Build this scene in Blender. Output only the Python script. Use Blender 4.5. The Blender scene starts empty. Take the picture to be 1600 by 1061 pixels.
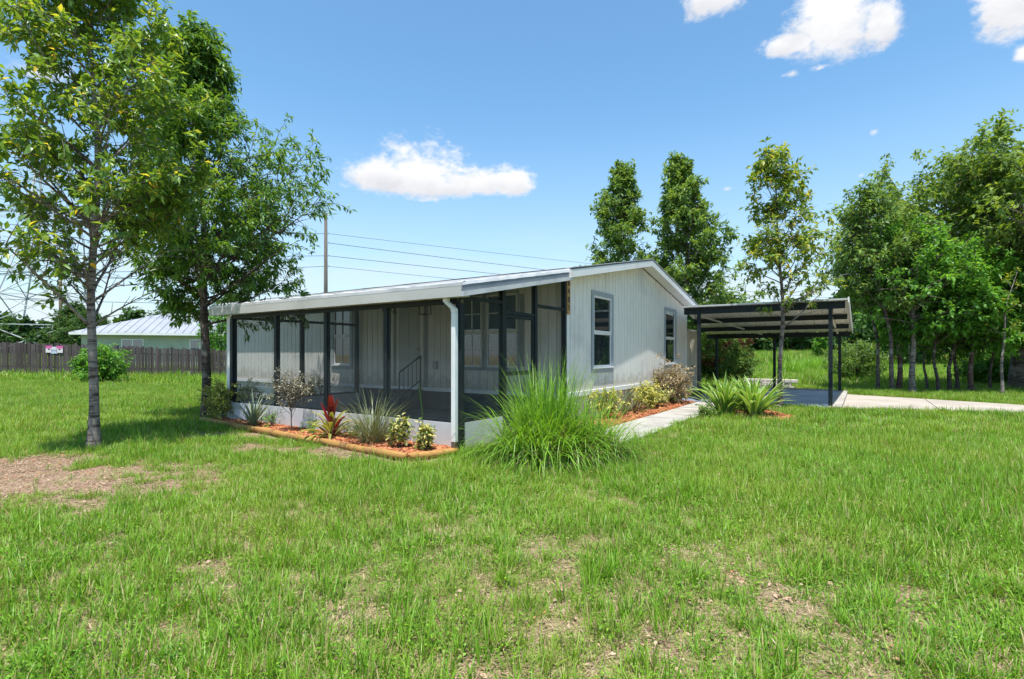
import bpy, math, random
import numpy as np
from mathutils import Vector, Matrix, Euler, noise as mnoise

PI = math.pi
SC = bpy.context.scene
COL = SC.collection
R = math.radians

# ------------------------------------------------------------------ camera
FPX, CX, HZ, EYE = 820.0, 800.0, 553.0, 1.5
cam_d = bpy.data.cameras.new('camera')
cam = bpy.data.objects.new('camera', cam_d)
COL.objects.link(cam)
cam.location = (0, 0, EYE)
cam.rotation_euler = (R(90), 0, 0)
cam_d.sensor_width = 36
cam_d.lens = 36 * FPX / 1600
cam_d.shift_y = (HZ - 530.5) / 1600
cam_d.clip_start = 0.05
cam_d.clip_end = 3000
SC.camera = cam

# ------------------------------------------------------------------ light
SUN_EL = R(73.5)
sh = Vector((-0.10, -0.99, 0)).normalized()
SUND = Vector((sh.x * math.cos(SUN_EL), sh.y * math.cos(SUN_EL), math.sin(SUN_EL)))
sun_d = bpy.data.lights.new('sun', 'SUN')
sun_d.energy = 4.2
sun_d.angle = R(0.53)
sun_d.color = (1.0, 0.955, 0.88)
sun = bpy.data.objects.new('sun', sun_d)
COL.objects.link(sun)
sun.location = (-5, -20, 60)
sun.rotation_euler = SUND.to_track_quat('Z', 'Y').to_euler()
SC.view_settings.view_transform = 'Standard'
SC.view_settings.look = 'None'
SC.view_settings.gamma = 1
SC.view_settings.use_curve_mapping = False
SC.view_settings.exposure = 0.83
SKY_STRENGTH = 0.15


class NT:
    """small helper to write node trees"""
    def __init__(s, tree):
        s.t = tree

    def n(s, typ, **kw):
        nd = s.t.nodes.new(typ)
        for k, v in kw.items():
            setattr(nd, k, v)
        return nd

    def put(s, sock, v):
        if v is None:
            return
        if isinstance(v, bpy.types.NodeSocket):
            s.t.links.new(v, sock)
        else:
            sock.default_value = v

    def m(s, op, a, b=None, c=None, clamp=False):
        nd = s.n('ShaderNodeMath', operation=op, use_clamp=clamp)
        s.put(nd.inputs[0], a); s.put(nd.inputs[1], b); s.put(nd.inputs[2], c)
        return nd.outputs[0]

    def mapr(s, v, a, b, c=0.0, d=1.0, smooth=True):
        nd = s.n('ShaderNodeMapRange', interpolation_type='SMOOTHSTEP' if smooth else 'LINEAR')
        s.put(nd.inputs['Value'], v)
        nd.inputs['From Min'].default_value = a; nd.inputs['From Max'].default_value = b
        nd.inputs['To Min'].default_value = c; nd.inputs['To Max'].default_value = d
        return nd.outputs[0]

    def mix(s, f, a, b, blend='MIX'):
        nd = s.n('ShaderNodeMix', data_type='RGBA', blend_type=blend)
        s.put(nd.inputs[0], f); s.put(nd.inputs[6], col(a)); s.put(nd.inputs[7], col(b))
        return nd.outputs[2]

    def noise(s, vec, scale, detail=3, rough=0.55, dist=0.0):
        nd = s.n('ShaderNodeTexNoise')
        s.put(nd.inputs['Vector'], vec)
        nd.inputs['Scale'].default_value = scale
        nd.inputs['Detail'].default_value = detail
        nd.inputs['Roughness'].default_value = rough
        nd.inputs['Distortion'].default_value = dist
        return nd.outputs[0]

    def scalev(s, vec, sc):
        nd = s.n('ShaderNodeVectorMath', operation='MULTIPLY')
        s.put(nd.inputs[0], vec); nd.inputs[1].default_value = sc
        return nd.outputs[0]


def col(c):
    if isinstance(c, bpy.types.NodeSocket):
        return c
    return (c[0], c[1], c[2], 1.0)


# ------------------------------------------------------------------ sky with cumulus clouds
world = bpy.data.worlds.new('World')
SC.world = world
world.use_nodes = True
wt = world.node_tree
wt.nodes.clear()
W = NT(wt)
sky = W.n('ShaderNodeTexSky', sky_type='NISHITA')
sky.sun_disc = False
sky.sun_elevation = SUN_EL
sky.sun_rotation = math.atan2(sh.x, sh.y)
sky.altitude = 20
sky.air_density = 1.0
sky.dust_density = 0.4
sky.ozone_density = 1.6
tc = W.n('ShaderNodeTexCoord')
D = tc.outputs['Generated']
sep = W.n('ShaderNodeSeparateXYZ')
W.put(sep.inputs[0], D)
az = W.m('ARCTAN2', sep.outputs[0], sep.outputs[1])
el = W.m('ARCSINE', sep.outputs[2])


def sky_px(px, py):
    a = math.atan((px - CX) / FPX)
    return a, math.atan((HZ - py) / FPX * math.cos(a))


CLOUDS = [  # centre px, py, half width, height above, depth below, strength
    (650, 288, 104, 66, 22, 1.0), (735, 292, 74, 38, 17, 1.0), (798, 290, 46, 32, 18, 1.0), (585, 276, 54, 34, 26, 1.0),
    (1305, 45, 92, 90, 46, 1.0), (1240, 70, 66, 20, 14, 1.0), (1375, 35, 44, 42, 36, 1.0),
    (1280, 107, 50, 15, 13, .5), (1238, 115, 32, 12, 11, .45), (1366, 206, 22, 15, 14, .34), (1346, 274, 26, 15, 14, .22),
    (1120, 0, 62, 40, 24, .95), (1585, 5, 80, 60, 58, 1.0), (1598, 86, 26, 22, 17, .9), (1137, 295, 22, 13, 12, .22),
    (60, 110, 90, 42, 36, .62), (-260, 120, 120, 60, 34, 1.0), (1800, 230, 90, 50, 20, 1.0), (2300, 150, 170, 90, 40, 1.0),
    (-700, 260, 180, 90, 30, 1.0), (400, -320, 160, 90, 60, 1.0), (1100, -420, 190, 110, 70, 1.0)]
nz1 = W.noise(W.scalev(D, (1, 1, 1.5)), 7.5, 6, 0.58, 0.25)
nz2 = W.noise(W.scalev(D, (1, 1, 1.7)), 26.0, 4, 0.6, 0.2)
nz3 = W.noise(W.scalev(D, (1, 1, 1.6)), 78.0, 4, 0.65, 0.3)
wob = W.m('ADD', W.m('MULTIPLY', W.m('SUBTRACT', nz1, 0.5), 1.9), W.m('MULTIPLY_ADD', W.m('SUBTRACT', nz2, 0.5), 1.5, W.m('MULTIPLY', W.m('SUBTRACT', nz3, 0.5), 0.9)))
q = None
low = None
for px, py, rx, ru, rd, wgt in CLOUDS:
    a, e = sky_px(px, py)
    ca = math.cos(math.atan((px - CX) / FPX))
    ra = rx / FPX * ca * ca
    ku = FPX / ru / ca
    kd = FPX / rd / ca
    dx = W.m('MULTIPLY', W.m('SUBTRACT', az, a), 1 / ra)
    de = W.m('SUBTRACT', el, e)
    up = W.m('MULTIPLY', de, ku)
    dn = W.m('MULTIPLY', de, -kd)
    dy = W.m('MAXIMUM', up, dn)
    r2 = W.m('MULTIPLY_ADD', dx, dx, W.m('MULTIPLY', dy, dy))
    qq = W.m('SUBTRACT', wgt, W.m('SQRT', r2))
    q = qq if q is None else W.m('MAXIMUM', q, qq)
    lw = W.m('MULTIPLY', W.mapr(qq, -0.2, 0.25), W.mapr(up, -0.3, 0.55, 1.0, 0.0))
    low = lw if low is None else W.m('MAXIMUM', low, lw)
dens = W.mapr(W.m('MULTIPLY_ADD', wob, 0.62, q), -0.04, 0.56)
# thin bright bank low over the horizon, left and right alike
bank_n = W.noise(W.scalev(D, (1, 1, 5.0)), 3.4, 5, 0.55, 0.4)
bank = W.m('MULTIPLY', W.mapr(el, 0.02, 0.27, 1.0, 0.0), W.mapr(bank_n, 0.36, 0.68))
bank = W.m('MULTIPLY', bank, 0.85)
shade = W.m('MULTIPLY', low, W.mapr(nz1, 0.3, 0.62))
ccol = W.mix(shade, (3.95, 3.95, 3.98), (2.95, 3.0, 3.2))
tint = W.mix(1.0, sky.outputs[0], (.64, .87, .90), 'MULTIPLY')
tint = W.mix(W.mapr(el, -.02, .46, .62, 0.0), tint, (2.75, 3.15, 3.55))
haze_sky = W.mix(bank, tint, (3.3, 3.45, 3.65))
skyc = W.mix(dens, haze_sky, ccol)
bg = W.n('ShaderNodeBackground')
W.put(bg.inputs[0], skyc)
bg.inputs[1].default_value = SKY_STRENGTH
wo = W.n('ShaderNodeOutputWorld')
wt.links.new(bg.outputs[0], wo.inputs[0])
world.cycles.sampling_method = 'MANUAL'
world.cycles.sample_map_resolution = 512

SC.cycles.use_denoising = True
SC.cycles.max_bounces = 8
SC.cycles.diffuse_bounces = 5
SC.cycles.glossy_bounces = 3
SC.cycles.transmission_bounces = 6
SC.cycles.transparent_max_bounces = 10
SC.cycles.sample_clamp_indirect = 6
SC.cycles.caustics_reflective = False
SC.cycles.caustics_refractive = False


# ------------------------------------------------------------------ materials
def material(name):
    m = bpy.data.materials.new(name)
    m.use_nodes = True
    m.node_tree.nodes.clear()
    return m, NT(m.node_tree)


def finish(m, k, shader, bump=None):
    out = k.n('ShaderNodeOutputMaterial')
    m.node_tree.links.new(shader, out.inputs[0])
    return m


def principled(k, colour, rough, spec=0.5, metal=0.0, bump=None, bdist=0.01, bstr=0.5):
    p = k.n('ShaderNodeBsdfPrincipled')
    k.put(p.inputs['Base Color'], col(colour))
    k.put(p.inputs['Roughness'], rough)
    p.inputs['Specular IOR Level'].default_value = spec
    p.inputs['Metallic'].default_value = metal
    if bump is not None:
        b = k.n('ShaderNodeBump')
        b.inputs['Distance'].default_value = bdist
        b.inputs['Strength'].default_value = bstr
        k.put(b.inputs['Height'], bump)
        m = b.outputs[0]
        k.put(p.inputs['Normal'], m)
    return p


def surf(name, c1, c2, scale=6.0, stretch=(1, 1, 1), rough=0.6, spec=0.4, metal=0.0, bump=0.0, bscale=None, c3=None, s3=1.2, lo=0.35, hi=0.65):
    """painted or worn surface: two colours mixed by stretched noise, an optional stain colour, fine relief"""
    m, k = material(name)
    g = k.n('ShaderNodeTexCoord').outputs['Object']
    v = k.scalev(g, stretch)
    nz = k.noise(v, scale, 5, 0.6)
    c = k.mix(k.mapr(nz, lo, hi), c1, c2)
    if c3 is not None:
        n3 = k.noise(g, s3, 6, 0.65, 0.4)
        c = k.mix(k.m('MULTIPLY', k.mapr(n3, 0.52, 0.74), 0.8), c, c3)
    h = None
    if bump:
        h = k.noise(v, bscale or scale * 6, 4, 0.6)
    rr = k.mapr(nz, 0.3, 0.7, max(rough - .08, 0), min(rough + .08, 1))
    p = principled(k, c, rr, spec, metal, h, bump, 0.6)
    return finish(m, k, p.outputs[0])


def foliage(name, ramp, rough=0.42, trans=0.35, spec=0.35, tint=(1.5, 1.25, .5), gain=1.0):
    """leaf: colour by the leaf's own random value, partly translucent"""
    m, k = material(name)
    at = k.n('ShaderNodeAttribute', attribute_name='var')
    oi = k.n('ShaderNodeObjectInfo')
    v = k.m('ADD', at.outputs['Fac'], k.m('MULTIPLY', k.m('SUBTRACT', oi.outputs['Random'], .5), .12), clamp=True)
    cr = k.n('ShaderNodeValToRGB')
    k.put(cr.inputs[0], v)
    e = cr.color_ramp.elements
    while len(e) < len(ramp):
        e.new(0.5)
    for i, (p, c) in enumerate(ramp):
        e[i].position = p
        e[i].color = col([min(x * gain, .8) for x in c])
    p = principled(k, cr.outputs[0], rough, spec)
    tr = k.n('ShaderNodeBsdfTranslucent')
    k.put(tr.inputs[0], k.mix(1.0, cr.outputs[0], tint, 'MULTIPLY'))
    mx = k.n('ShaderNodeMixShader')
    mx.inputs[0].default_value = trans
    m.node_tree.links.new(p.outputs[0], mx.inputs[1])
    m.node_tree.links.new(tr.outputs[0], mx.inputs[2])
    return finish(m, k, mx.outputs[0])


def bark(name, c1, c2, c3, ring=1.0):
    m, k = material(name)
    g = k.n('ShaderNodeTexCoord').outputs['Object']
    n1 = k.noise(k.scalev(g, (6, 6, 2.0)), 3.0, 5, 0.65)
    n2 = k.noise(k.scalev(g, (2, 2, 14)), 1.6 * ring, 4, 0.6, 0.5)
    n3 = k.noise(g, 2.2, 4, 0.6)
    c = k.mix(k.mapr(n1, .35, .65), c1, c2)
    c = k.mix(k.m('MULTIPLY', k.mapr(n2, .49, .6), .92), c, c3)
    c = k.mix(k.m('MULTIPLY', k.mapr(n3, .5, .66), .6), c, (.40, .375, .335))
    p = principled(k, c, .85, .2, 0, k.m('ADD', n1, k.m('MULTIPLY', n2, .8)), .012, .8)
    return finish(m, k, p.outputs[0])


M = {}
M['siding'] = None
mm, kk = material('siding_paint')
g = kk.n('ShaderNodeTexCoord').outputs['Object']
sz_ = kk.n('ShaderNodeSeparateXYZ'); kk.put(sz_.inputs[0], g)
n1 = kk.noise(kk.scalev(g, (3, 3, .5)), 3.0, 5, .6)
n2 = kk.noise(g, .8, 6, .65, .4)
n3 = kk.noise(kk.scalev(g, (9, 9, .35)), 2.2, 4, .6)
n4 = kk.noise(g, 5.0, 5, .65)
c = kk.mix(kk.mapr(n1, .35, .65), (.77, .745, .70), (.70, .68, .64))
c = kk.mix(kk.m('MULTIPLY', kk.mapr(n2, .5, .74), .7), c, (.53, .52, .50))
c = kk.mix(kk.m('MULTIPLY', kk.mapr(n3, .55, .75), .35), c, (.47, .45, .41))          # rain streaks
splash = kk.m('MULTIPLY', kk.mapr(kk.m('MULTIPLY_ADD', n4, -.9, sz_.outputs[2]), .28, .62, 1, 0), .55)
c = kk.mix(splash, c, (.40, .34, .27))                                              # soil splash near the base
M['siding'] = finish(mm, kk, principled(kk, c, .62, .3, 0, kk.noise(kk.scalev(g, (3, 3, .5)), 60, 4, .6), .0015, .6).outputs[0])
M['siding_back'] = surf('siding_groove', (.36, .36, .36), (.30, .30, .31), 4, (1, 1, 1), .8, .2)
M['white'] = surf('white_trim_paint', (.76, .76, .76), (.70, .71, .72), 4, (1, 1, 1), .45, .4, c3=(.58, .57, .54), s3=1.5)
M['knee'] = surf('knee_wall_paint', (.56, .56, .58), (.50, .50, .525), 2.5, (1, 1, 1), .6, .3, bump=.002, bscale=30, c3=(.42, .41, .40), s3=1.4)
M['skirt'] = surf('skirting_paint', (.60, .60, .61), (.52, .52, .53), 3.0, (1, 1, .6), .65, .3, c3=(.40, .37, .33), s3=1.3)
M['trim'] = surf('grey_window_trim', (.33, .365, .39), (.30, .33, .36), 5, (1, 1, 1), .55, .35, bump=.001, bscale=50)
M['fascia'] = surf('beige_fascia_paint', (.50, .495, .47), (.44, .44, .425), 2.0, (.4, 1, 1), .5, .4, c3=(.36, .35, .32), s3=1.0)
M['flash'] = surf('white_metal_flashing', (.60, .60, .615), (.44, .45, .47), 2.0, (1, 1, 1), .35, .5, bump=.006, bscale=5)
M['band'] = surf('blue_grey_shade_and_print', (.20, .225, .26), (.16, .185, .22), 3.0, (1, 1, 1), .6, .3)  # shade of the rake recess put into the colour; also a notice's printed band
M['roof'] = surf('grey_roof_membrane', (.20, .20, .215), (.15, .15, .165), 1.4, (1, .6, 1), .75, .3, bump=.01, bscale=3, c3=(.30, .30, .31), s3=.9)
M['frame'] = surf('dark_bronze_metal', (.011, .017, .021), (.016, .024, .028), 6, (1, 1, 1), .5, .22)
M['floor'] = surf('grey_porch_floor', (.19, .185, .195), (.155, .15, .16), 2, (1, 1, 1), .6, .4)
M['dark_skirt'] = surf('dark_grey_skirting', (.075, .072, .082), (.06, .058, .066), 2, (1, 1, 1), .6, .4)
M['door'] = surf('grey_door_paint', (.44, .45, .44), (.41, .42, .41), 2, (1, 1, 1), .45, .4)
M['black'] = surf('black_iron', (.014, .015, .015), (.022, .022, .022), 8, (1, 1, 1), .45, .5)
M['steel'] = surf('galvanised_steel', (.42, .43, .44), (.34, .35, .36), 3, (1, 1, 1), .5, .5, metal=.6)
M['brass'] = surf('satin_knob', (.35, .33, .28), (.3, .28, .25), 5, (1, 1, 1), .3, .5, metal=.9)
M['concrete'] = surf('pale_concrete', (.42, .395, .36), (.33, .31, .28), 1.6, (1, 1, 1), .85, .2, bump=.004, bscale=40, c3=(.22, .20, .17), s3=1.6)
M['drive'] = surf('pale_driveway_concrete', (.43, .38, .325), (.36, .315, .27), .9, (1, 1, 1), .85, .2, bump=.004, bscale=40, c3=(.27, .235, .20), s3=.5)  # warm pale concrete with browner stains
M['slab'] = surf('blue_grey_painted_slab', (.22, .265, .34), (.17, .205, .27), 1.2, (1, 2.5, 1), .55, .4, c3=(.12, .14, .185), s3=.9)
M['timber'] = surf('treated_landscape_timber', (.42, .235, .075), (.33, .17, .05), 5, (.5, 4, 4), .75, .25, bump=.004, bscale=16, c3=(.20, .11, .05), s3=2.2)
M['plaque'] = surf('varnished_wood_plaque', (.46, .27, .10), (.36, .20, .07), 12, (1, 1, .2), .5, .4)
M['brown'] = surf('brown_metal_shoe', (.10, .075, .06), (.14, .10, .08), 9, (1, 1, 1), .7, .3)
M['cream'] = surf('cream_sheet_metal', (.74, .71, .64), (.66, .63, .57), 1.4, (1, 1, 1), .5, .4)
M['silver'] = surf('silver_sheet_metal', (.60, .60, .60), (.48, .48, .48), 1.4, (1, 1, 1), .42, .5, metal=.35)
M['shed'] = surf('beige_shed_wall', (.50, .47, .40), (.45, .42, .36), 2, (1, 1, .6), .7, .3)
M['stone'] = surf('white_stone_block', (.66, .62, .56), (.50, .46, .41), 7, (1, 1, 1), .9, .15, bump=.012, bscale=22, c3=(.36, .30, .25), s3=5)
M['terracotta'] = surf('terracotta_clay', (.52, .25, .10), (.42, .19, .08), 5, (1, 1, 1), .8, .2)
M['pole'] = surf('weathered_pole_wood', (.15, .13, .11), (.11, .095, .085), 4, (4, 4, .4), .9, .15)
M['wire'] = surf('dark_cable', (.05, .05, .055), (.04, .04, .045), 4, (1, 1, 1), .6, .3)
M['lattice'] = surf('tower_steel', (.52, .54, .57), (.45, .47, .50), 1, (1, 1, 1), .7, .3)
M['green_wall'] = surf('pale_green_stucco', (.39, .415, .36), (.34, .365, .32), 1, (1, 1, 1), .8, .2)
M['metal_roof'] = surf('pale_metal_roof', (.33, .345, .385), (.27, .285, .32), .8, (1, 1, 1), .5, .4, bump=.004, bscale=6)
M['litter'] = surf('brown_leaf_litter', (.12, .075, .05), (.20, .125, .085), 9, (1, 1, 1), .95, .1, bump=.03, bscale=30)
M['mulch'] = surf('red_bark_mulch', (.42, .15, .065), (.31, .10, .045), 40, (1, 1, 1), .95, .1, bump=.02, bscale=70, c3=(.17, .06, .035), s3=9)
M['bark1'] = bark('pale_ringed_bark', (.27, .235, .205), (.18, .15, .13), (.05, .038, .033), 1.0)
M['bark2'] = bark('dark_ringed_bark', (.115, .09, .078), (.08, .06, .052), (.035, .026, .022), 1.2)
M['bark3'] = bark('grey_brown_bark', (.17, .14, .12), (.11, .088, .075), (.05, .04, .034), .6)
M['bark4'] = bark('red_brown_bark', (.16, .095, .07), (.10, .062, .048), (.045, .03, .024), .5)


def glass(name, tint):
    m, k = material(name)
    p = principled(k, tint, .02, 1.0)
    p.inputs['IOR'].default_value = 1.75
    return finish(m, k, p.outputs[0])


M['glass'] = glass('dark_window_glass', (.018, .026, .032))
M['blue_glass'] = glass('blinds_behind_glass', (.05, .085, .11))


def screen_mat(alpha, c):
    m, k = material('insect_screen')
    t = k.n('ShaderNodeBsdfTransparent')
    d = principled(k, c, .6, .3)
    mx = k.n('ShaderNodeMixShader')
    mx.inputs[0].default_value = alpha
    m.node_tree.links.new(t.outputs[0], mx.inputs[1])
    m.node_tree.links.new(d.outputs[0], mx.inputs[2])
    return finish(m, k, mx.outputs[0])


M['screen'] = screen_mat(.15, (.075, .085, .085))

# picket: weathered boards, each with its own tone
mm, kk = material('weathered_picket_wood')
oi = kk.n('ShaderNodeObjectInfo')
g = kk.n('ShaderNodeTexCoord').outputs['Object']
n1 = kk.noise(kk.scalev(g, (30, 30, 2)), 2.0, 5, .65)
n2 = kk.noise(g, 2.0, 4, .6)
c = kk.mix(kk.mapr(n1, .3, .7), (.075, .06, .062), (.17, .145, .145))
c = kk.mix(kk.m('MULTIPLY', oi.outputs['Random'], .9), c, (.05, .038, .038))
c = kk.mix(kk.m('MULTIPLY', kk.mapr(n2, .5, .75), .6), c, (.27, .245, .24))
M['picket'] = finish(mm, kk, principled(kk, c, .95, .1, 0, n1, .004, .7).outputs[0])

LEAF_A = [(0, (.034, .075, .014)), (.55, (.062, .125, .02)), (.85, (.12, .19, .028)), (.955, (.24, .25, .04)), (.985, (.48, .26, .04))]
LEAF_B = [(0, (.024, .066, .014)), (.6, (.048, .112, .018)), (.92, (.10, .18, .026)), (1, (.2, .24, .04))]
LEAF_C = [(0, (.055, .12, .022)), (.5, (.11, .19, .03)), (.82, (.24, .28, .045)), (1, (.36, .29, .06))]
LEAF_D = [(0, (.03, .064, .016)), (.6, (.056, .10, .024)), (1, (.105, .155, .034))]
LEAF_E = [(0, (.028, .075, .012)), (.6, (.05, .13, .018)), (1, (.10, .21, .03))]
M['leaf_a'] = foliage('glossy_oval_leaf', LEAF_A, .36, .48, .45, gain=2.25, tint=(1.6, 1.25, .5))
M['leaf_b'] = foliage('narrow_drooping_leaf', LEAF_B, .38, .48, .45, gain=2.4, tint=(1.7, 1.25, .5))
M['leaf_c'] = foliage('yellowing_leaf', LEAF_C, .45, .48, .35, gain=1.5)
M['leaf_d'] = foliage('blue_green_leaf', LEAF_D, .45, .45, gain=2.8)
M['leaf_e'] = foliage('fresh_green_leaf', LEAF_E, .45, .5, gain=2.5)
M['leaf_oak'] = foliage('olive_oak_leaf', [(0, (.045, .085, .018)), (.6, (.085, .145, .028)), (1, (.15, .205, .045))], .5, .46, gain=2.1)
M['leaf_far'] = foliage('distant_leaf', [(0, (.022, .052, .016)), (.6, (.038, .082, .022)), (1, (.07, .13, .03))], .6, .35, .2, gain=1.6)
M['leaf_red'] = foliage('rusty_red_leaf', [(0, (.10, .045, .03)), (.6, (.20, .085, .055)), (1, (.26, .15, .08))], .55, .3)
M['leaf_yg'] = foliage('yellow_variegated_leaf', [(0, (.07, .14, .03)), (.3, (.22, .27, .05)), (.65, (.52, .46, .10)), (1, (.66, .60, .22))], .4, .35, .4, (1.1, 1.05, .6), 1.35)
M['leaf_croton'] = foliage('green_and_cream_leaf', [(0, (.03, .075, .02)), (.4, (.10, .15, .03)), (.6, (.50, .46, .13)), (1, (.62, .58, .28))], .4, .32, .4, (1.1, 1.05, .6), 1.35)
M['leaf_silver'] = foliage('pale_dry_leaf', [(0, (.14, .13, .08)), (.5, (.34, .32, .22)), (1, (.52, .50, .40))], .6, .25, .3, (1.1, 1.05, .8))
M['leaf_tan'] = foliage('tan_dry_leaf', [(0, (.16, .12, .06)), (.5, (.38, .29, .15)), (1, (.52, .44, .28))], .6, .25, .3, (1.1, 1.0, .7))


def strap_mat(name, mid, edge, dark, spread=.55, trans=.25, rough=.4):
    """long leaf with a paler or darker margin; 'side' runs 0 at the midrib to 1 at the margin"""
    m, k = material(name)
    s = k.n('ShaderNodeAttribute', attribute_name='side').outputs['Fac']
    oi = k.n('ShaderNodeObjectInfo').outputs['Random']
    v = k.n('ShaderNodeAttribute', attribute_name='var').outputs['Fac']
    c = k.mix(k.mapr(s, spread, min(spread + .2, 1)), mid, edge)
    r = k.m('FRACT', k.m('ADD', oi, v))
    c = k.mix(k.m('MULTIPLY', r, .55), c, dark)
    p = principled(k, c, rough, .45)
    tr = k.n('ShaderNodeBsdfTranslucent')
    k.put(tr.inputs[0], k.mix(1.0, c, (1.35, 1.25, .6), 'MULTIPLY'))
    mx = k.n('ShaderNodeMixShader')
    mx.inputs[0].default_value = trans
    m.node_tree.links.new(p.outputs[0], mx.inputs[1])
    m.node_tree.links.new(tr.outputs[0], mx.inputs[2])
    return finish(m, k, mx.outputs[0])


M['strap_green'] = strap_mat('cream_edged_strap_leaf', (.20, .40, .05), (.66, .68, .34), (.09, .22, .03), .62, .35)
M['strap_silver'] = strap_mat('silver_edged_spiky_leaf', (.17, .25, .15), (.52, .56, .46), (.10, .17, .09), .6)
M['strap_red'] = strap_mat('crimson_leaf', (.26, .014, .022), (.36, .03, .04), (.10, .012, .018), .8)
M['strap_yellow'] = strap_mat('yellow_margined_leaf', (.30, .33, .06), (.60, .52, .14), (.14, .20, .04), .5)
M['strap_grey'] = strap_mat('grey_green_grass_blade', (.20, .24, .12), (.30, .33, .20), (.12, .15, .07), .8)
M['strap_dark'] = strap_mat('dark_purple_striped_leaf', (.09, .05, .05), (.36, .28, .14), (.05, .035, .035), .62)
M['blade_big'] = strap_mat('tall_grass_blade', (.23, .43, .04), (.32, .50, .06), (.10, .23, .025), .85, .38)
M['blade_dead'] = strap_mat('dry_grass_blade', (.30, .24, .13), (.38, .31, .18), (.15, .11, .06), .8, .2, .7)

# lawn blades: fresh, dark and dry tones drifting over the lawn
mm, kk = material('lawn_blade')
at = kk.n('ShaderNodeAttribute', attribute_name='var').outputs['Fac']
oi = kk.n('ShaderNodeObjectInfo').outputs['Random']
pos = kk.n('ShaderNodeNewGeometry').outputs['Position']
p2 = kk.scalev(pos, (1, 1, 0))
b1 = kk.noise(p2, .55, 4, .6)
b2 = kk.noise(p2, 2.6, 3, .6)
c = kk.mix(at, (.06, .175, .012), (.25, .47, .032))
c = kk.mix(kk.m('MULTIPLY', kk.mapr(b1, .42, .66), .5), c, (.30, .42, .05))
c = kk.mix(kk.m('MULTIPLY', kk.mapr(b2, .52, .78), .45), c, (.085, .23, .025))
dry = kk.mapr(kk.m('FRACT', kk.m('ADD', kk.m('MULTIPLY', at, 7.31), oi)), .80, .90)
c = kk.mix(kk.m('MULTIPLY', dry, .85), c, (.40, .31, .15))
p = principled(kk, c, .45, .35)
tr = kk.n('ShaderNodeBsdfTranslucent')
kk.put(tr.inputs[0], kk.mix(1.0, c, (1.3, 1.2, .5), 'MULTIPLY'))
mx = kk.n('ShaderNodeMixShader'); mx.inputs[0].default_value = .33
mm.node_tree.links.new(p.outputs[0], mx.inputs[1]); mm.node_tree.links.new(tr.outputs[0], mx.inputs[2])
M['lawn'] = finish(mm, kk, mx.outputs[0])
M['thatch'] = foliage('dry_thatch', [(0, (.28, .19, .12)), (.5, (.48, .35, .23)), (1, (.60, .48, .33))], .85, .15, .1, (1, 1, .8))

# ground: sandy soil and thatch, greener with moss and short growth away from the bare patches
BARE = [(-5.3, 6.1, 2.2, 1.35), (-7.3, 7.0, 2.0, .85), (-3.4, 8.3, 1.6, .45), (-5.1, 9.6, 1.3, .5), (-2.0, 7.6, .9, .3), (-9, 27, 1.4, .6), (-17.5, 24.5, 1.3, .5), (2.6, 9.2, .5, .4), (4.9, 11.4, .7, .35), (-8.2, 5.4, 1.2, .6)]
mm, kk = material('sandy_lawn_soil')
pos = kk.n('ShaderNodeNewGeometry').outputs['Position']
sx = kk.n('ShaderNodeSeparateXYZ'); kk.put(sx.inputs[0], pos)
n1 = kk.noise(pos, 1.1, 6, .62)
n2 = kk.noise(pos, 9.0, 5, .65)
n3 = kk.noise(pos, 70.0, 3, .6)
soil = kk.mix(kk.mapr(n2, .35, .65), (.47, .285, .19), (.62, .42, .30))
soil = kk.mix(kk.mapr(n3, .35, .7), soil, (.31, .21, .14))
vor = kk.n('ShaderNodeTexVoronoi'); vor.inputs['Scale'].default_value = 26; kk.put(vor.inputs['Vector'], pos)
clod = vor.outputs[0]
soil = kk.mix(kk.mapr(clod, .32, .62, 0, .45), soil, (.19, .125, .08))
soil = kk.mix(kk.m('MULTIPLY', kk.mapr(kk.noise(pos, 17.0, 4, .6), .55, .72), .7), soil, (.52, .40, .29))
moss = kk.mix(kk.mapr(n2, .3, .7), (.16, .27, .035), (.31, .37, .085))
bare = None
for bx, by, rx, ry in BARE:
    ax = kk.m('MULTIPLY', kk.m('SUBTRACT', sx.outputs[0], bx), 1 / rx)
    ay = kk.m('MULTIPLY', kk.m('SUBTRACT', sx.outputs[1], by), 1 / ry)
    b = kk.m('SUBTRACT', 1.0, kk.m('SQRT', kk.m('MULTIPLY_ADD', ax, ax, kk.m('MULTIPLY', ay, ay))))
    bare = b if bare is None else kk.m('MAXIMUM', bare, b)
bare = kk.mapr(kk.m('ADD', bare, kk.m('MULTIPLY', kk.m('SUBTRACT', n1, .5), 1.2)), -.1, .35)
field = kk.mapr(sx.outputs[1], 16, 32)
cover = kk.mapr(n1, .36, .64, .02, .62)
cover = kk.m('MAXIMUM', cover, kk.m('MULTIPLY', field, .9))
cover = kk.m('MULTIPLY', cover, kk.m('SUBTRACT', 1.0, bare))
c = kk.mix(cover, soil, moss)
fieldc = kk.mix(kk.mapr(kk.noise(pos, .12, 5, .6), .38, .66), (.21, .36, .045), (.34, .43, .09))
c = kk.mix(kk.m('MULTIPLY', field, .75), c, fieldc)
M['ground'] = finish(mm, kk, principled(kk, c, .95, .1, 0, kk.m('SUBTRACT', kk.m('ADD', n2, kk.m('MULTIPLY', n3, .6)), kk.m('MULTIPLY', clod, 1.1)), .045, 1.0).outputs[0])


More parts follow.
